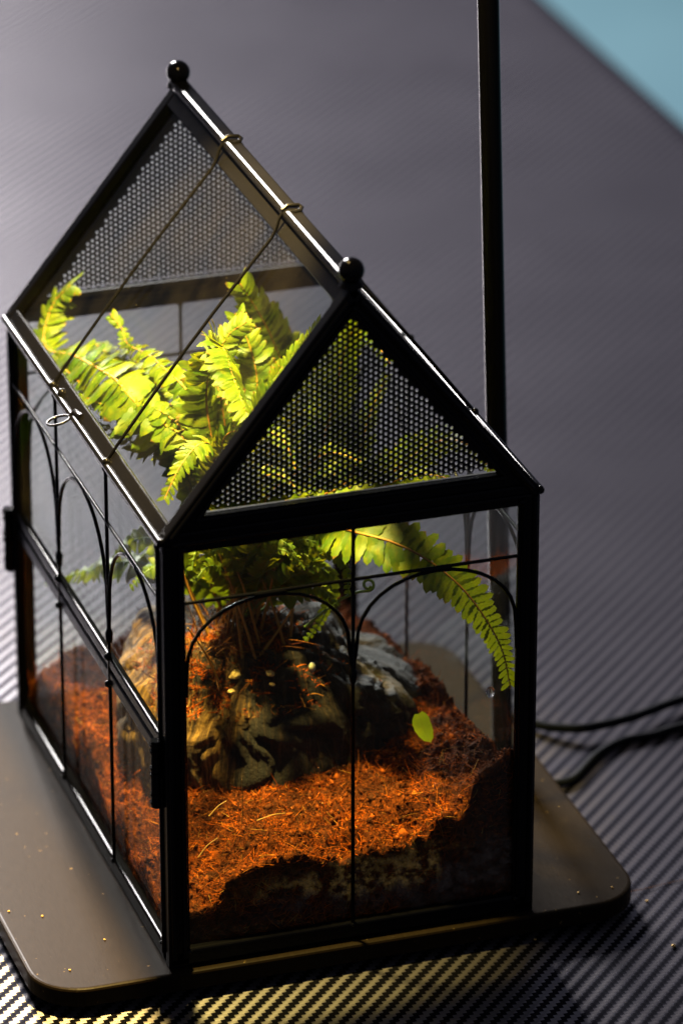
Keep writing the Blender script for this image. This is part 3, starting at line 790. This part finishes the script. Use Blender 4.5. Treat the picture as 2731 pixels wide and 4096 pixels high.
# fibres pressed flat on the two visible glass faces
ng = 6000
ga = nrng.uniform(0, 1, ng); face = nrng.uniform(0, 1, ng) < .5
gx = np.where(face, SX0 + (SX1 - SX0) * ga, SX0 - .0004); gy = np.where(face, SY0 - .0002, SY0 + (SY1 - SY0) * ga)
gh = np.array([soil_h(a, b) for a, b in zip(gx, gy)])
gz = .004 + (gh - .005) * nrng.uniform(0, 1, ng) ** .8
D = nrng.normal(0, 1, (ng, 3)); D[face, 1] *= .06; D[~face, 0] *= .06; D /= np.linalg.norm(D, axis=1, keepdims=True)
bend = nrng.normal(0, .3, (ng, 3)); bend[face, 1] *= .05; bend[~face, 0] *= .05
gl_ = nrng.gamma(3, .0009, ng) + .001
keep = (gz + (D[:, 2] + bend[:, 2]) * gl_ > .003) & (gx + (D[:, 0] + bend[:, 0]) * gl_ > SX0 - .0008) & (gy + (D[:, 1] + bend[:, 1]) * gl_ > SY0 - .0006)
me = strand_mesh('pressed_fibre', np.stack([gx, gy, gz], 1)[keep], D[keep], gl_[keep], nrng.uniform(.00007, .00016, ng)[keep], bend[keep])
tag(link('pressed_fibre', me, M['fibre'], soil), kind='stuff')
# crumbs
nc = 9000
cx = nrng.uniform(SX0 + .001, SX1 - .001, nc); cyy = nrng.uniform(SY0 + .0008, SY1 - .001, nc)
cz = np.array([soil_h(a, b) for a, b in zip(cx, cyy)])
octv = np.array([(1, 0, 0), (-1, 0, 0), (0, 1, 0), (0, -1, 0), (0, 0, 1), (0, 0, -1)], float)
octf = np.array([(0, 2, 4), (2, 1, 4), (1, 3, 4), (3, 0, 4), (2, 0, 5), (1, 2, 5), (3, 1, 5), (0, 3, 5)])
sz = nrng.gamma(2.0, .00024, nc) + .00015
V = (octv[None] * (1 + nrng.normal(0, .35, (nc, 6, 1))) + nrng.normal(0, .25, (nc, 6, 3))) * sz[:, None, None] + np.stack([cx, cyy, cz + .0001], 1)[:, None, :]
V[:, :, 0] = np.clip(V[:, :, 0], SX0, SX1); V[:, :, 1] = np.clip(V[:, :, 1], SY0, SY1)
Fc = (octf[None] + (np.arange(nc) * 6)[:, None, None]).reshape(-1, 3)
tag(link('coir_crumb', quick_mesh('coir_crumb', V.reshape(-1, 3), Fc), M['crumb'], soil), kind='stuff')

# ------------------------------------------------------------------ driftwood block carrying the fern
bm = bmesh.new(); bmesh.ops.create_icosphere(bm, subdivisions=6, radius=1.0)
DC = Vector((-.004, .108, .046))
for v in bm.verts:
    d = v.co.copy()
    q = Vector([math.copysign(abs(c_) ** .78, c_) for c_ in d])
    q *= 1.0 / max(.6, q.length) ** .45
    p = Vector((q.x * .062, q.y * .057, q.z * .050))
    p.x += .004 * (1 - d.z)
    if d.z > 0: p.z *= 1.0 - .46 * max(0, d.x) ** 1.1 - .10 * max(0, -d.x) ** 2
    if d.z < 0: p.x *= 1 + .28 * d.z; p.y *= 1 + .24 * d.z
    n1 = noise.fractal(Vector((d.x * 1.2 + 4, d.y * 1.2, d.z * 1.2)), 1.0, 2.0, 3)
    n3 = noise.noise(Vector((d.x * 2.6, d.y * 2.6 + 7, d.z * 2.6)))
    hl = math.hypot(d.x, d.y) + 1e-6
    w_ = .35 * n3 + .18 * d.z
    cx_, sx_ = d.x / hl * math.cos(w_) - d.y / hl * math.sin(w_), d.x / hl * math.sin(w_) + d.y / hl * math.cos(w_)
    k_ = min(1.0, hl * 1.6)
    gr = noise.ridged_multi_fractal(Vector((cx_ * 9.0 * k_, sx_ * 9.0 * k_, d.z * 1.3 + d.x)), 1.0, 2.1, 4, 1.0, 2.0)
    ck = abs(noise.noise(Vector((cx_ * 3.2 * k_ + 5, sx_ * 3.2 * k_, d.z * .8))))
    p *= 1 + .13 * n1 + .10 * n3
    p += d * (.0030 * (gr - 1.1) - .0055 * max(0, .07 - ck) / .07)
    v.co = p
for f in bm.faces: f.smooth = True
me = bpy.data.meshes.new('driftwood'); bm.to_mesh(me); bm.free()
dw = link('driftwood', me, M['driftwood']); dw.location = DC
tag(dw, 'dark weathered driftwood lump half buried in the coir, with a pale bare end', 'driftwood')
from mathutils.bvhtree import BVHTree
bv = BVHTree.FromPolygons([v.co + DC for v in me.vertices], [tuple(p.vertices) for p in me.polygons])
def drop_on(x, y, z0=.3):
    h = bv.ray_cast(Vector((x, y, z0)), Vector((0, 0, -1)))
    return max(h[0].z if h[0] is not None else 0, soil_h(x, y))
def hit_wood(px, py):
    d = ray(px, py).normalized(); h = bv.ray_cast(CAM, d)
    return h[0]

# ------------------------------------------------------------------ fern
CROWN = Vector((-.012, .106, drop_on(-.012, .106) - .001))
fern = empty('fern', CROWN, 'bright green fern rooted on the driftwood, its fronds filling the glass house', 'fern')
def leaflet_mesh(name, width, point, ser, curl, cup, seed):
    r_ = random.Random(seed); NL = 10; v = []; uv = []; f = []
    for i in range(NL + 1):
        t = i / NL
        w = width * (math.sin(math.pi * min(1, (t * .93 + .07)) ** .8) ** point)
        if t < .18: w *= .72 + t * 1.6
        if i == NL: w = width * .12
        zc = -curl * t * t + .02 * math.sin(t * 7 + seed)
        sw = .05 * math.sin(t * 3.0 + seed)
        for s_ in (-1, -.5, 0, .5, 1):
            ww = w * (1 + ser * (r_.random() - .5) + (ser * .6 if i % 2 else -ser * .6)) if abs(s_) == 1 else w
            v.append((t - (.04 * abs(s_)), sw + s_ * ww, zc + cup * (s_ * s_) * w + (.03 * w if s_ == 0 else 0)))
            uv.append((t, .5 + s_ * .5))
        if i:
            for k in range(4): a = (i - 1) * 5 + k; f.append((a, a + 5, a + 6, a + 1))
    me_ = bpy.data.meshes.new(name); me_.from_pydata(v, [], f); me_.update()
    ul = me_.uv_layers.new(name='UVMap')
    for lp in me_.loops: ul.data[lp.index].uv = uv[lp.vertex_index]
    me_.polygons.foreach_set('use_smooth', [True] * len(f)); me_.materials.append(M['leaf'])
    return me_
LEAF = {'long': [leaflet_mesh('leaflet', .21, .40, .10, .22 + .1 * k, -.25 + .2 * k, 31 + k) for k in range(4)],
        'round': [leaflet_mesh('leaflet', .36, .55, .08, .18 + .12 * k, -.35 + .3 * k, 51 + k) for k in range(4)],
        'flat': [leaflet_mesh('leaflet', .215, .36, .14, .06 + .03 * k, -.10 + .06 * k, 71 + k) for k in range(4)]}
bulk_v, bulk_f, bulk_uv = [], [], []
n_hero = [0]
def clamp_in(p, mgn=.004):
    x, y, z = p
    y = min(max(y, .007), LL - .007); z = min(z, RA - .014)
    lim = W2 - mgn
    if z > HH - mgn: lim = max(.003, (RA - mgn * 1.5 - z) / (RA - HH) * W2)
    return Vector((min(max(x, -lim), lim), y, z))
def frond(pts, style, leaf_len, gap, start=.25, blade_up=(0, 0, 1), hero=False, stem_r=.0006, jitter=.18, base=True, taper=.75, droop=.25, mat='stem', upv=None):
    P, length = spline(([CROWN + Vector((rng.uniform(-.006, .006), rng.uniform(-.006, .006), 0))] if base else []) + [Vector(p) for p in pts], 60)
    P = [clamp_in(p, .0035) for p in P]
    m = MB(); m.tube(P, [stem_r * (1.25 - .95 * i / 59) for i in range(60)], 6)
    o = m.build('frond', M[mat], fern)
    s = start * length; side_ph = rng.random()
    while s < length * .995:
        u = s / length; fi = u * 59; i = min(58, int(fi)); p = P[i].lerp(P[i + 1], fi - i)
        t = (P[min(59, i + 2)] - P[max(0, i - 1)])
        t = t.normalized() if t.length > 1e-7 else Vector((0, 0, 1))
        up = Vector(blade_up if upv is None else upv(u)); up = up - t * up.dot(t)
        if up.length < .05: up = t.orthogonal()
        up.normalize(); sd = t.cross(up)
        v_ = max(0.0, (u - start) / (1 - start))
        size = leaf_len * 1.15 * min(1, .55 + v_ * 2.2) * max(.16, (1 - v_ ** 1.6)) ** taper
        for sg in (-1, 1):
            fwd = .22 + .55 * v_ * v_ + rng.uniform(-jitter, jitter) * .6
            d = (sd * sg * math.cos(fwd) + t * math.sin(fwd)) + up * (rng.uniform(-jitter, jitter) - droop * .3)
            d.normalize()
            nrm = (up + d * rng.uniform(-.1, .1) + t * rng.uniform(-jitter, jitter) * 1.4); nrm = (nrm - d * nrm.dot(d)).normalized()
            yv = nrm.cross(d); sc = size * rng.uniform(.86, 1.10)
            tipp = p + d * sc
            cl_ = clamp_in(tipp, .0035)
            if (cl_ - tipp).length > .0004:
                d2 = cl_ - p
                if d2.length > sc * .35:
                    d = d2.normalized(); sc = min(sc, d2.length); nrm = (nrm - d * nrm.dot(d)).normalized(); yv = nrm.cross(d)
                else: continue
            wide = size * rng.uniform(.9, 1.08)
            Mx = Matrix(((d.x * sc, yv.x * wide, nrm.x * sc, p.x), (d.y * sc, yv.y * wide, nrm.y * sc, p.y), (d.z * sc, yv.z * wide, nrm.z * sc, p.z), (0, 0, 0, 1)))
            me_ = rng.choice(LEAF[style])
            if hero and n_hero[0] < 300:
                lo_ = bpy.data.objects.new('leaflet', me_); lo_.matrix_basis = Mx; col.objects.link(lo_); lo_.parent = o; n_hero[0] += 1
            else:
                b = len(bulk_v)
                bulk_v.extend([tuple(Mx @ v.co) for v in me_.vertices])
                for pl_ in me_.polygons:
                    bulk_f.append(tuple(b + q for q in pl_.vertices))
                    for li in pl_.loop_indices: bulk_uv.append(tuple(me_.uv_layers[0].data[li].uv))
        s += gap * (1.0 - .55 * v_) * rng.uniform(.9, 1.1)
    return o
TOCAM = (-FW)
# large frond curving down behind the front pane
frond([at(640, 1290, .10), at(700, 1225, .08), at(760, 1208, .062), at(815, 1222, .048), at(900, 1245, .036), at(980, 1285, .028), at(1060, 1350, .021), at(1120, 1430, .016), at(1155, 1500, .014), at(1172, 1582, .012)],
      'flat', .0126, .0050, .34, TOCAM * .9 + Vector((0, 0, .35)), True, .0007, .07, taper=.62, droop=.1)
# frond running to the far left corner and folding up against the roof pane
frond([at(470, 1140, .115), at(400, 1010, .125), at(307, 919, .130), at(264, 870, .146), at(205, 834, .166), at(164, 814, .181), at(118, 806, .196), at(100, 780, .203), at(108, 735, .208), at(126, 691, .210), at(160, 655, .205)],
      'long', .0150, .0056, .30, Vector((-.45, -.2, .9)), True, .0008, .16, taper=.35)
# round-leaved frond rising in front of it
frond([at(490, 1080, .11), at(442, 955, .107), at(428, 896, .12), at(384, 852, .13), at(340, 814, .147), at(293, 790, .165), at(281, 755, .174), at(252, 720, .178)],
      'round', .0078, .0046, .34, Vector((-.3, -.45, .8)), True, .0006, .25, taper=.5)
# lower left frond
frond([at(470, 1090, .10), at(428, 1013, .102), at(384, 978, .112), at(311, 949, .127), at(267, 920, .142), at(208, 896, .157), at(164, 861, .172), at(132, 826, .188)],
      'round', .0085, .0046, .30, Vector((-.35, -.35, .85)), True, .0006, .25, taper=.45)
# drooping frond tip above the left eave
frond([at(500, 1130, .09), at(488, 1030, .074), at(455, 1022, .062), at(413, 1072, .055), at(378, 1145, .050)],
      'long', .0085, .0044, .35, Vector((-.4, -.7, .6)), True, .0006, .2, taper=.5)
# the tall middle frond arching towards the glass
frond([at(500, 1100, .10), at(474, 930, .106), at(484, 830, .102), at(510, 797, .092), at(534, 863, .075), at(554, 919, .062), at(568, 955, .055)],
      'long', .0120, .0036, .34, Vector((.45, -.75, .5)), True, .0007, .16, taper=.30)
frond([at(520, 1010, .11), at(500, 870, .118), at(516, 780, .122), at(566, 738, .120)], 'long', .0125, .0040, .35, Vector((-.2, -.8, .5)), False, .0006, .2, taper=.45)
# far frond under the ridge
frond([at(620, 1050, .14), at(665, 900, .160), at(640, 815, .167), at(604, 735, .166), at(552, 652, .160)], 'long', .0135, .0046, .30, Vector((-.2, -.9, .4)), True, .0007, .12, taper=.40)
frond([at(640, 1050, .10), at(640, 900, .09), at(684, 810, .08), at(738, 733, .068)], 'long', .0105, .0042, .30, Vector((-.5, -.8, .35)), False, .0006, .15)
# behind the perforated gable
frond([at(690, 1150, .10), at(760, 950, .10), at(790, 810, .098), at(830, 745, .088), at(895, 835, .070)], 'long', .0130, .0050, .28, Vector((-.1, -1, .3)), False, .0007, .15)
frond([at(700, 1170, .09), at(800, 1100, .085), at(850, 950, .085), at(890, 860, .08)], 'long', .0110, .0048, .28, Vector((0, -1, .3)), False, .0007, .15)
frond([at(760, 1180, .085), at(900, 1085, .075), at(1000, 1015, .052), at(1080, 1025, .036), at(1150, 1112, .020)], 'flat', .0110, .0048, .28, Vector((.1, -.8, .6)), False, .0006, .15)
frond([at(720, 1200, .075), at(850, 1130, .06), at(960, 1090, .045), at(1060, 1105, .03)], 'round', .0085, .0046, .25, Vector((.1, -.8, .6)), False, .0006, .2)
# low left fronds seen through the side pane
frond([at(420, 1330, .125), at(300, 1290, .145), at(190, 1315, .168), at(100, 1342, .190)], 'round', .0085, .0050, .22, Vector((-.3, -.4, .9)), False, .0006, .25, mat='green_stem')
frond([at(450, 1310, .115), at(360, 1240, .125), at(290, 1250, .135), at(250, 1310, .140)], 'round', .0085, .0046, .2, Vector((-.3, -.6, .7)), False, .0006, .3, mat='green_stem')
frond([at(460, 1340, .11), at(400, 1290, .105), at(340, 1310, .10), at(300, 1350, .10)], 'round', .0080, .0044, .2, Vector((-.3, -.6, .7)), False, .0006, .3, mat='green_stem')
# small fronds hanging over the driftwood
frond([at(640, 1300, .095), at(720, 1290, .082), at(762, 1360, .072), at(735, 1430, .068), at(700, 1472, .068)], 'round', .0070, .0042, .25, Vector((.1, -.9, .4)), False, .0005, .25, mat='green_stem')
frond([at(640, 1270, .09), at(720, 1250, .075), at(790, 1290, .066), at(800, 1370, .06)], 'round', .0075, .0042, .2, Vector((.1, -.9, .4)), False, .0005, .25, mat='green_stem')
frond([at(560, 1270, .085), at(600, 1230, .070), at(660, 1250, .060), at(700, 1310, .055)], 'round', .0070, .0042, .2, Vector((.1, -.9, .4)), False, .0005, .25, mat='green_stem')
frond([at(500, 1290, .09), at(470, 1240, .080), at(450, 1260, .072), at(440, 1310, .068)], 'round', .0085, .0044, .15, Vector((-.1, -.9, .4)), False, .0005, .3, mat='green_stem')
frond([at(420, 1080, .11), at(330, 1030, .128), at(260, 990, .145), at(190, 945, .158)], 'round', .0085, .0048, .25, Vector((-.3, .2, .9)), False, .0006, .3, mat='green_stem')
# fuller crown on the lit side
frond([at(470, 1110, .10), at(430, 1000, .104), at(350, 935, .122), at(260, 935, .138), at(180, 905, .160)], 'round', .0090, .0050, .34, Vector((-.4, -.45, .8)), False, .0006, .25, taper=.5)
frond([at(620, 1090, .085), at(610, 960, .075), at(660, 880, .062), at(715, 800, .050)], 'long', .0120, .0046, .32, Vector((-.6, -.7, .3)), False, .0006, .18, taper=.5)
frond([at(560, 1180, .08), at(580, 1110, .066), at(640, 1090, .056), at(690, 1130, .046)], 'round', .0085, .0046, .3, Vector((0, -.9, .4)), False, .0006, .25)
frond([at(600, 1170, .08), at(690, 1080, .066), at(760, 1040, .056), at(830, 1060, .046)], 'long', .0105, .0046, .3, Vector((0, -.9, .4)), False, .0006, .2)
frond([at(540, 1080, .12), at(560, 930, .13), at(600, 860, .13), at(670, 830, .115)], 'long', .0125, .0044, .3, Vector((-.2, -.8, .6)), False, .0006, .2)
frond([at(520, 1120, .085), at(510, 1020, .07), at(540, 990, .06), at(560, 1030, .05)], 'long', .0105, .0042, .3, Vector((-.3, -.8, .5)), False, .0006, .2)
frond([at(560, 1100, .09), at(600, 1000, .075), at(650, 1010, .06), at(680, 1080, .05)], 'long', .0105, .0044, .3, Vector((.0, -.9, .5)), False, .0006, .2)
frond([at(560, 1060, .115), at(590, 900, .122), at(575, 800, .128), at(540, 720, .132)], 'long', .0125, .0044, .32, Vector((-.3, -.85, .4)), False, .0006, .16, taper=.45)
frond([at(600, 1090, .10), at(650, 950, .10), at(700, 870, .095), at(760, 830, .085)], 'long', .0120, .0046, .32, Vector((-.2, -.9, .4)), False, .0006, .16, taper=.45)
frond([at(470, 1060, .12), at(400, 950, .14), at(310, 860, .165), at(220, 790, .195)], 'long', .0120, .0050, .36, Vector((-.4, -.4, .8)), False, .0006, .18, taper=.4)
# low sprays just under the eave, above the driftwood
for (a, b_, c_, yy) in (((560, 1330), (520, 1260), (470, 1275), .070), ((600, 1320), (640, 1262), (690, 1290), .060), ((650, 1340), (720, 1300), (770, 1330), .060), ((620, 1300), (690, 1240), (760, 1262), .070),
                        ((560, 1300), (590, 1240), (640, 1225), .060), ((520, 1320), (480, 1300), (446, 1335), .075), ((680, 1330), (740, 1270), (800, 1275), .055), ((660, 1360), (730, 1350), (780, 1395), .062)):
    frond([at(a[0], a[1], yy + .02), at(b_[0], b_[1], yy), at(c_[0], c_[1], yy - .006)], 'round', .0072, .0040, .3, Vector((.0, -.9, .5)), False, .0005, .3, mat='green_stem')
# random young fronds filling the crown
for k in range(9):
    a = rng.uniform(-1.2, 2.4); reach = rng.uniform(.030, .062); hgt = rng.uniform(.055, .105)
    dx, dy = math.cos(a) * reach, math.sin(a) * reach * 1.1
    pts = [CROWN + Vector((dx * .25, dy * .25, hgt * .55)), CROWN + Vector((dx * .6, dy * .6, hgt * .95)), CROWN + Vector((dx, dy, hgt * rng.uniform(.75, 1.0)))]
    frond(pts, rng.choice(['long', 'round', 'round']), rng.uniform(.0075, .0115), .0046, rng.uniform(.25, .4), Vector((dx * 4, dy * 4, 1)), False, .0005, .25, mat=rng.choice(['stem', 'green_stem']))
bm_ = bpy.data.meshes.new('leaflet'); bm_.from_pydata(bulk_v, [], bulk_f); bm_.update()
ul = bm_.uv_layers.new(name='UVMap'); ul.data.foreach_set('uv', np.array(bulk_uv, np.float32).ravel())
bm_.polygons.foreach_set('use_smooth', [True] * len(bulk_f))
tag(link('leaflet', bm_, M['leaf'], fern), kind='stuff')
# old bare stalks and the root tangle
for k in range(26):
    x0 = CROWN + Vector((rng.uniform(-.018, .016), rng.uniform(-.030, .002), -.002)); x0.z = drop_on(x0.x, x0.y) - .001
    a = rng.uniform(0, 2 * math.pi); hh = rng.uniform(.02, .065)
    e = x0 + Vector((math.cos(a) * .015, math.sin(a) * .012, hh))
    m = MB(); P, _ = spline([x0, x0.lerp(e, .5) + Vector((rng.uniform(-.003, .003), rng.uniform(-.003, .003), 0)), e], 10)
    m.tube(P, [.0006 * (1 - .05 * i) for i in range(10)], 6); m.build('stalk', M['stem'], fern)
nr = 420
rx = CROWN.x + nrng.normal(-.006, .012, nr); ry = CROWN.y + nrng.normal(-.014, .010, nr)
rz = np.array([drop_on(float(a), float(b)) for a, b in zip(rx, ry)])
D = nrng.normal(0, .55, (nr, 3)); D[:, 2] = np.abs(D[:, 2]) + .35; D /= np.linalg.norm(D, axis=1, keepdims=True)
bend = nrng.normal(0, .6, (nr, 3)); bend[:, 2] -= .7
me = strand_mesh('root', np.stack([rx, ry, rz - .0008], 1), D, nrng.gamma(4, .0022, nr) + .002, nrng.uniform(.00010, .00034, nr), bend, 7, 5)
tag(link('root', me, M['root'], fern), kind='stuff')
# litter of crumbs and short fibres caught on top of the driftwood
nl = 14000
lx = CROWN.x + nrng.normal(-.014, .020, nl); ly = CROWN.y + nrng.normal(-.022, .018, nl)
cand = []
for a, b in zip(lx, ly):
    h = bv.ray_cast(Vector((float(a), float(b), .3)), Vector((0, 0, -1)))
    if h[0] is None or h[1].z < .35 or h[0].z < .070 + .008 * noise.noise(Vector((a * 60, b * 60, 0))): continue
    if noise.noise(Vector((a * 110, b * 110, 2.0))) < -.02 + .25 * (a > .012): continue
    cand.append((a, b, h[0].z))
cand = np.array(cand); nl = len(cand)
D = nrng.normal(0, 1, (nl, 3)); D[:, 2] = np.abs(D[:, 2]) * .4; D /= np.linalg.norm(D, axis=1, keepdims=True)
me = strand_mesh('litter', cand - np.array([0, 0, .0003]), D, nrng.gamma(2.0, .0006, nl) + .0005, nrng.uniform(.0001, .00036, nl), nrng.normal(0, .5, (nl, 3)), 3, 4)
tag(link('litter', me, M['fibre'], dw), kind='stuff')
dw_lit = dw.children[0]; dw_lit.location = -DC
# a curled young tip
c0 = at(845, 1343, .058); path = [at(700, 1440, .07), at(770, 1385, .064), at(815, 1362, .06)] + [c0 + RT * (.0022 * math.cos(a) * (1 - a / 14)) + UP * (.0022 * math.sin(a) * (1 - a / 14)) for a in [-1.6 + .5 * k for k in range(16)]]
m = MB(); P, _ = spline(path, 50); m.tube(P, [.0006 - .00000 * i for i in range(50)], 8); m.build('fiddlehead', M['green_stem'], fern)

# ------------------------------------------------------------------ litter
def chip(name, p, s, mat, label, cat, group=None, seed=1):
    bm = bmesh.new(); bmesh.ops.create_icosphere(bm, subdivisions=2, radius=1.0)
    for v in bm.verts:
        k = 1 + .35 * noise.noise(v.co * 1.7 + Vector((seed, seed * 2, 0)))
        v.co = Vector((v.co.x * s[0] * k, v.co.y * s[1] * k, v.co.z * s[2] * k))
    me_ = bpy.data.meshes.new(name); bm.to_mesh(me_); bm.free()
    o = link(name, me_, mat); o.location = p; o.rotation_euler = (rng.uniform(-.4, .4), rng.uniform(-.4, .4), rng.uniform(0, 6))
    return tag(o, label, cat, group)
k = 0
for px, py, s, lab in ((540, 1550, .0030, 'largest pale yellow bark chip lying on the driftwood'), (532, 1588, .0022, 'pale yellow bark chip just below the largest chip on the driftwood'),
                       (620, 1546, .0026, 'roundish pale chip on the driftwood between the largest chip and the tiny sprout'), (625, 1572, .0016, 'smallest pale bark chip on the driftwood, under the roundish one')):
    h = hit_wood(px, py)
    if h is None: continue
    chip('bark_chip', h - FW * .0004, (s, s * .7, s * .45), M['chip'], lab, 'bark chip', 'pale chips on the driftwood', k); k += 1
h = hit_wood(717, 1532)
if h is not None:
    m = MB(); q = h - FW * .003; m.sphere(q, .0014, 12, 8, 1.5); m.tube([h + FW * .001 - UP * .007, h - FW * .002 - UP * .004, q], .0005, 6)
    tag(m.build('seedling', mat_plain('seedling', (.35, .36, .22), (.45, .46, .3), .6, 200)), 'tiny pale sprout standing on the driftwood', 'seedling')
# fallen leaf leaning behind the front pane
lf_p = at(975, 1672, .030)
lm = leaflet_mesh('fallen_leaf', .34, .42, .05, .10, .1, 91)
fl = bpy.data.objects.new('fallen_leaf', lm); col.objects.link(fl)
dX = (UP * -.8 + RT * .35).normalized(); dN = -FW; dN = (dN - dX * dN.dot(dX)).normalized(); dY = dN.cross(dX)
q0 = lf_p - dX * .006
fl.matrix_world = Matrix(((dX.x * .0125, dY.x * .0105, dN.x * .012, q0.x), (dX.y * .0125, dY.y * .0105, dN.y * .012, q0.y), (dX.z * .0125, dY.z * .0105, dN.z * .012, q0.z), (0, 0, 0, 1)))
tag(fl, 'single fallen green leaflet leaning on the soil beside the driftwood', 'leaf')
# straws in the soil
straws = [((556, 1888), (555, 1790), .022, 'straight upright pale straw standing in the coir in front of the driftwood'),
          ((455, 1965), (500, 1925), .012, 'pale straw slanting out of the coir close to the hinged corner post'),
          ((740, 1840), (770, 1900), .018, 'pale straw leaning towards the middle upright wire of the front pane'),
          ((900, 1890), (925, 1935), .014, 'short pale straw on the sunken coir right behind the front pane'),
          ((1075, 1815), (1098, 1745), .014, 'tall pale straw rising from the high coir bank below the fallen leaf'),
          ((1110, 1790), (1140, 1755), .010, 'short pale straw on the crest of the high coir bank'),
          ((690, 1900), (668, 1855), .020, 'small pale straw between the driftwood foot and the middle upright wire'),
          ((590, 1880), (655, 1868), .024, 'pale straw lying flat at the foot of the driftwood'),
          ((985, 1860), (1012, 1822), .016, 'pale straw on the coir slope below the fallen leaf'),
          ((480, 1870), (520, 1840), .026, 'pale straw beside the driftwood end nearest the hinged corner post'),
          ((770, 1925), (745, 1880), .014, 'bent pale straw just in front of the middle upright wire foot')]
for (a, b_, yy, lab) in straws:
    A, Bq = at(a[0], a[1], yy), at(b_[0], b_[1], yy)
    A.z = max(A.z, soil_h(A.x, A.y) - .0005)
    mid = A.lerp(Bq, .5) + RT * rng.uniform(-.0012, .0012) + UP * rng.uniform(0, .0012)
    Bq.z = max(Bq.z, soil_h(Bq.x, Bq.y) + .001)
    m = MB(); P, _ = spline([A - Vector((0, 0, .001)), mid, Bq], 10); m.tube(P, [.00024 - .000012 * i for i in range(10)], 6)
    tag(m.build('dry_straw', M['straw']), lab, 'straw', 'straws in the coir soil')

# ------------------------------------------------------------------ cable, second black tube and specks on the mat
def cable(pts, r, label):
    P, _ = spline(pts, 60); m = MB(); m.tube(P, r, 12)
    return tag(m.build('black_tube', M['cable']), label, 'cable')
def onm(px, py, z): return on_z(px, py, z)
zc = ZM + .0024
cable([Vector((.1215, .19, zc)), onm(1235, 1664, zc + .001), onm(1290, 1672, zc + .002), onm(1350, 1671, zc + .003), onm(1450, 1648, zc + .003), onm(1568, 1606, zc + .002), onm(1760, 1560, zc)], .0021, 'thin black cable curving from behind the base plate across the mat, the farther of two black tubes')
cable([onm(1275, 1800, ZM + .0020), onm(1318, 1788, ZM + .0020), onm(1370, 1735, ZM + .0020), onm(1430, 1702, ZM + .0020), onm(1500, 1688, ZM + .0020), onm(1568, 1668, ZM + .0020), onm(1760, 1630, ZM + .002)], .0018, 'thin black tube lying on the mat and touching the base plate edge')  # second black tube, a smooth curve laid flat on the mat
specks = [((1546, 2176), .0013, 'largest bright yellow flake lying on the woven mat'), ((1485, 2072), .0008, 'small pale flake on the mat next to the stray fibre'), ((1228, 2160), .0006, 'tiny flake on the mat in the shadow of the base plate front edge')]
for i, ((px, py), s, lab) in enumerate(specks):
    p = onm(px, py, ZM); chip('soil_flake', p + Vector((0, 0, s * .5)), (s, s * .55, s * .5), M['crumb_pale'], lab, 'soil flake', 'flakes on the mat', i + 20)
for i, (px, py, lab) in enumerate(((97, 2106, 'yellow soil crumb on the plate near its long edge beside the hinged side'), (240, 2160, 'soil crumb on the plate between its rounded corner and the hinged corner post'), (1405, 2040, 'soil crumb on the plate rounded corner on the cable side'),
                                   (1327, 2052, 'soil crumb on the plate between the unhinged front post and the rounded corner'), (20, 2095, 'soil crumb right at the plate edge beside the hinged side'), (160, 2230, 'soil crumb inside the plate rounded corner on the hinged side'))):
    p = on_z(px, py, 0); chip('soil_crumb', p + Vector((0, 0, .0003)), (.0005, .0004, .0003), M['crumb_pale'], lab, 'soil crumb', 'crumbs on the base plate', i + 40)
P, _ = spline([onm(1440, 2050, ZM + .0004), onm(1480, 2042, ZM + .001), onm(1530, 2030, ZM + .0004), onm(1600, 2014, ZM + .0006)], 14)
m = MB(); m.tube(P, .00013, 5); tag(m.build('stray_fibre', M['root']), 'single stray coir fibre lying across the woven mat', 'fibre')
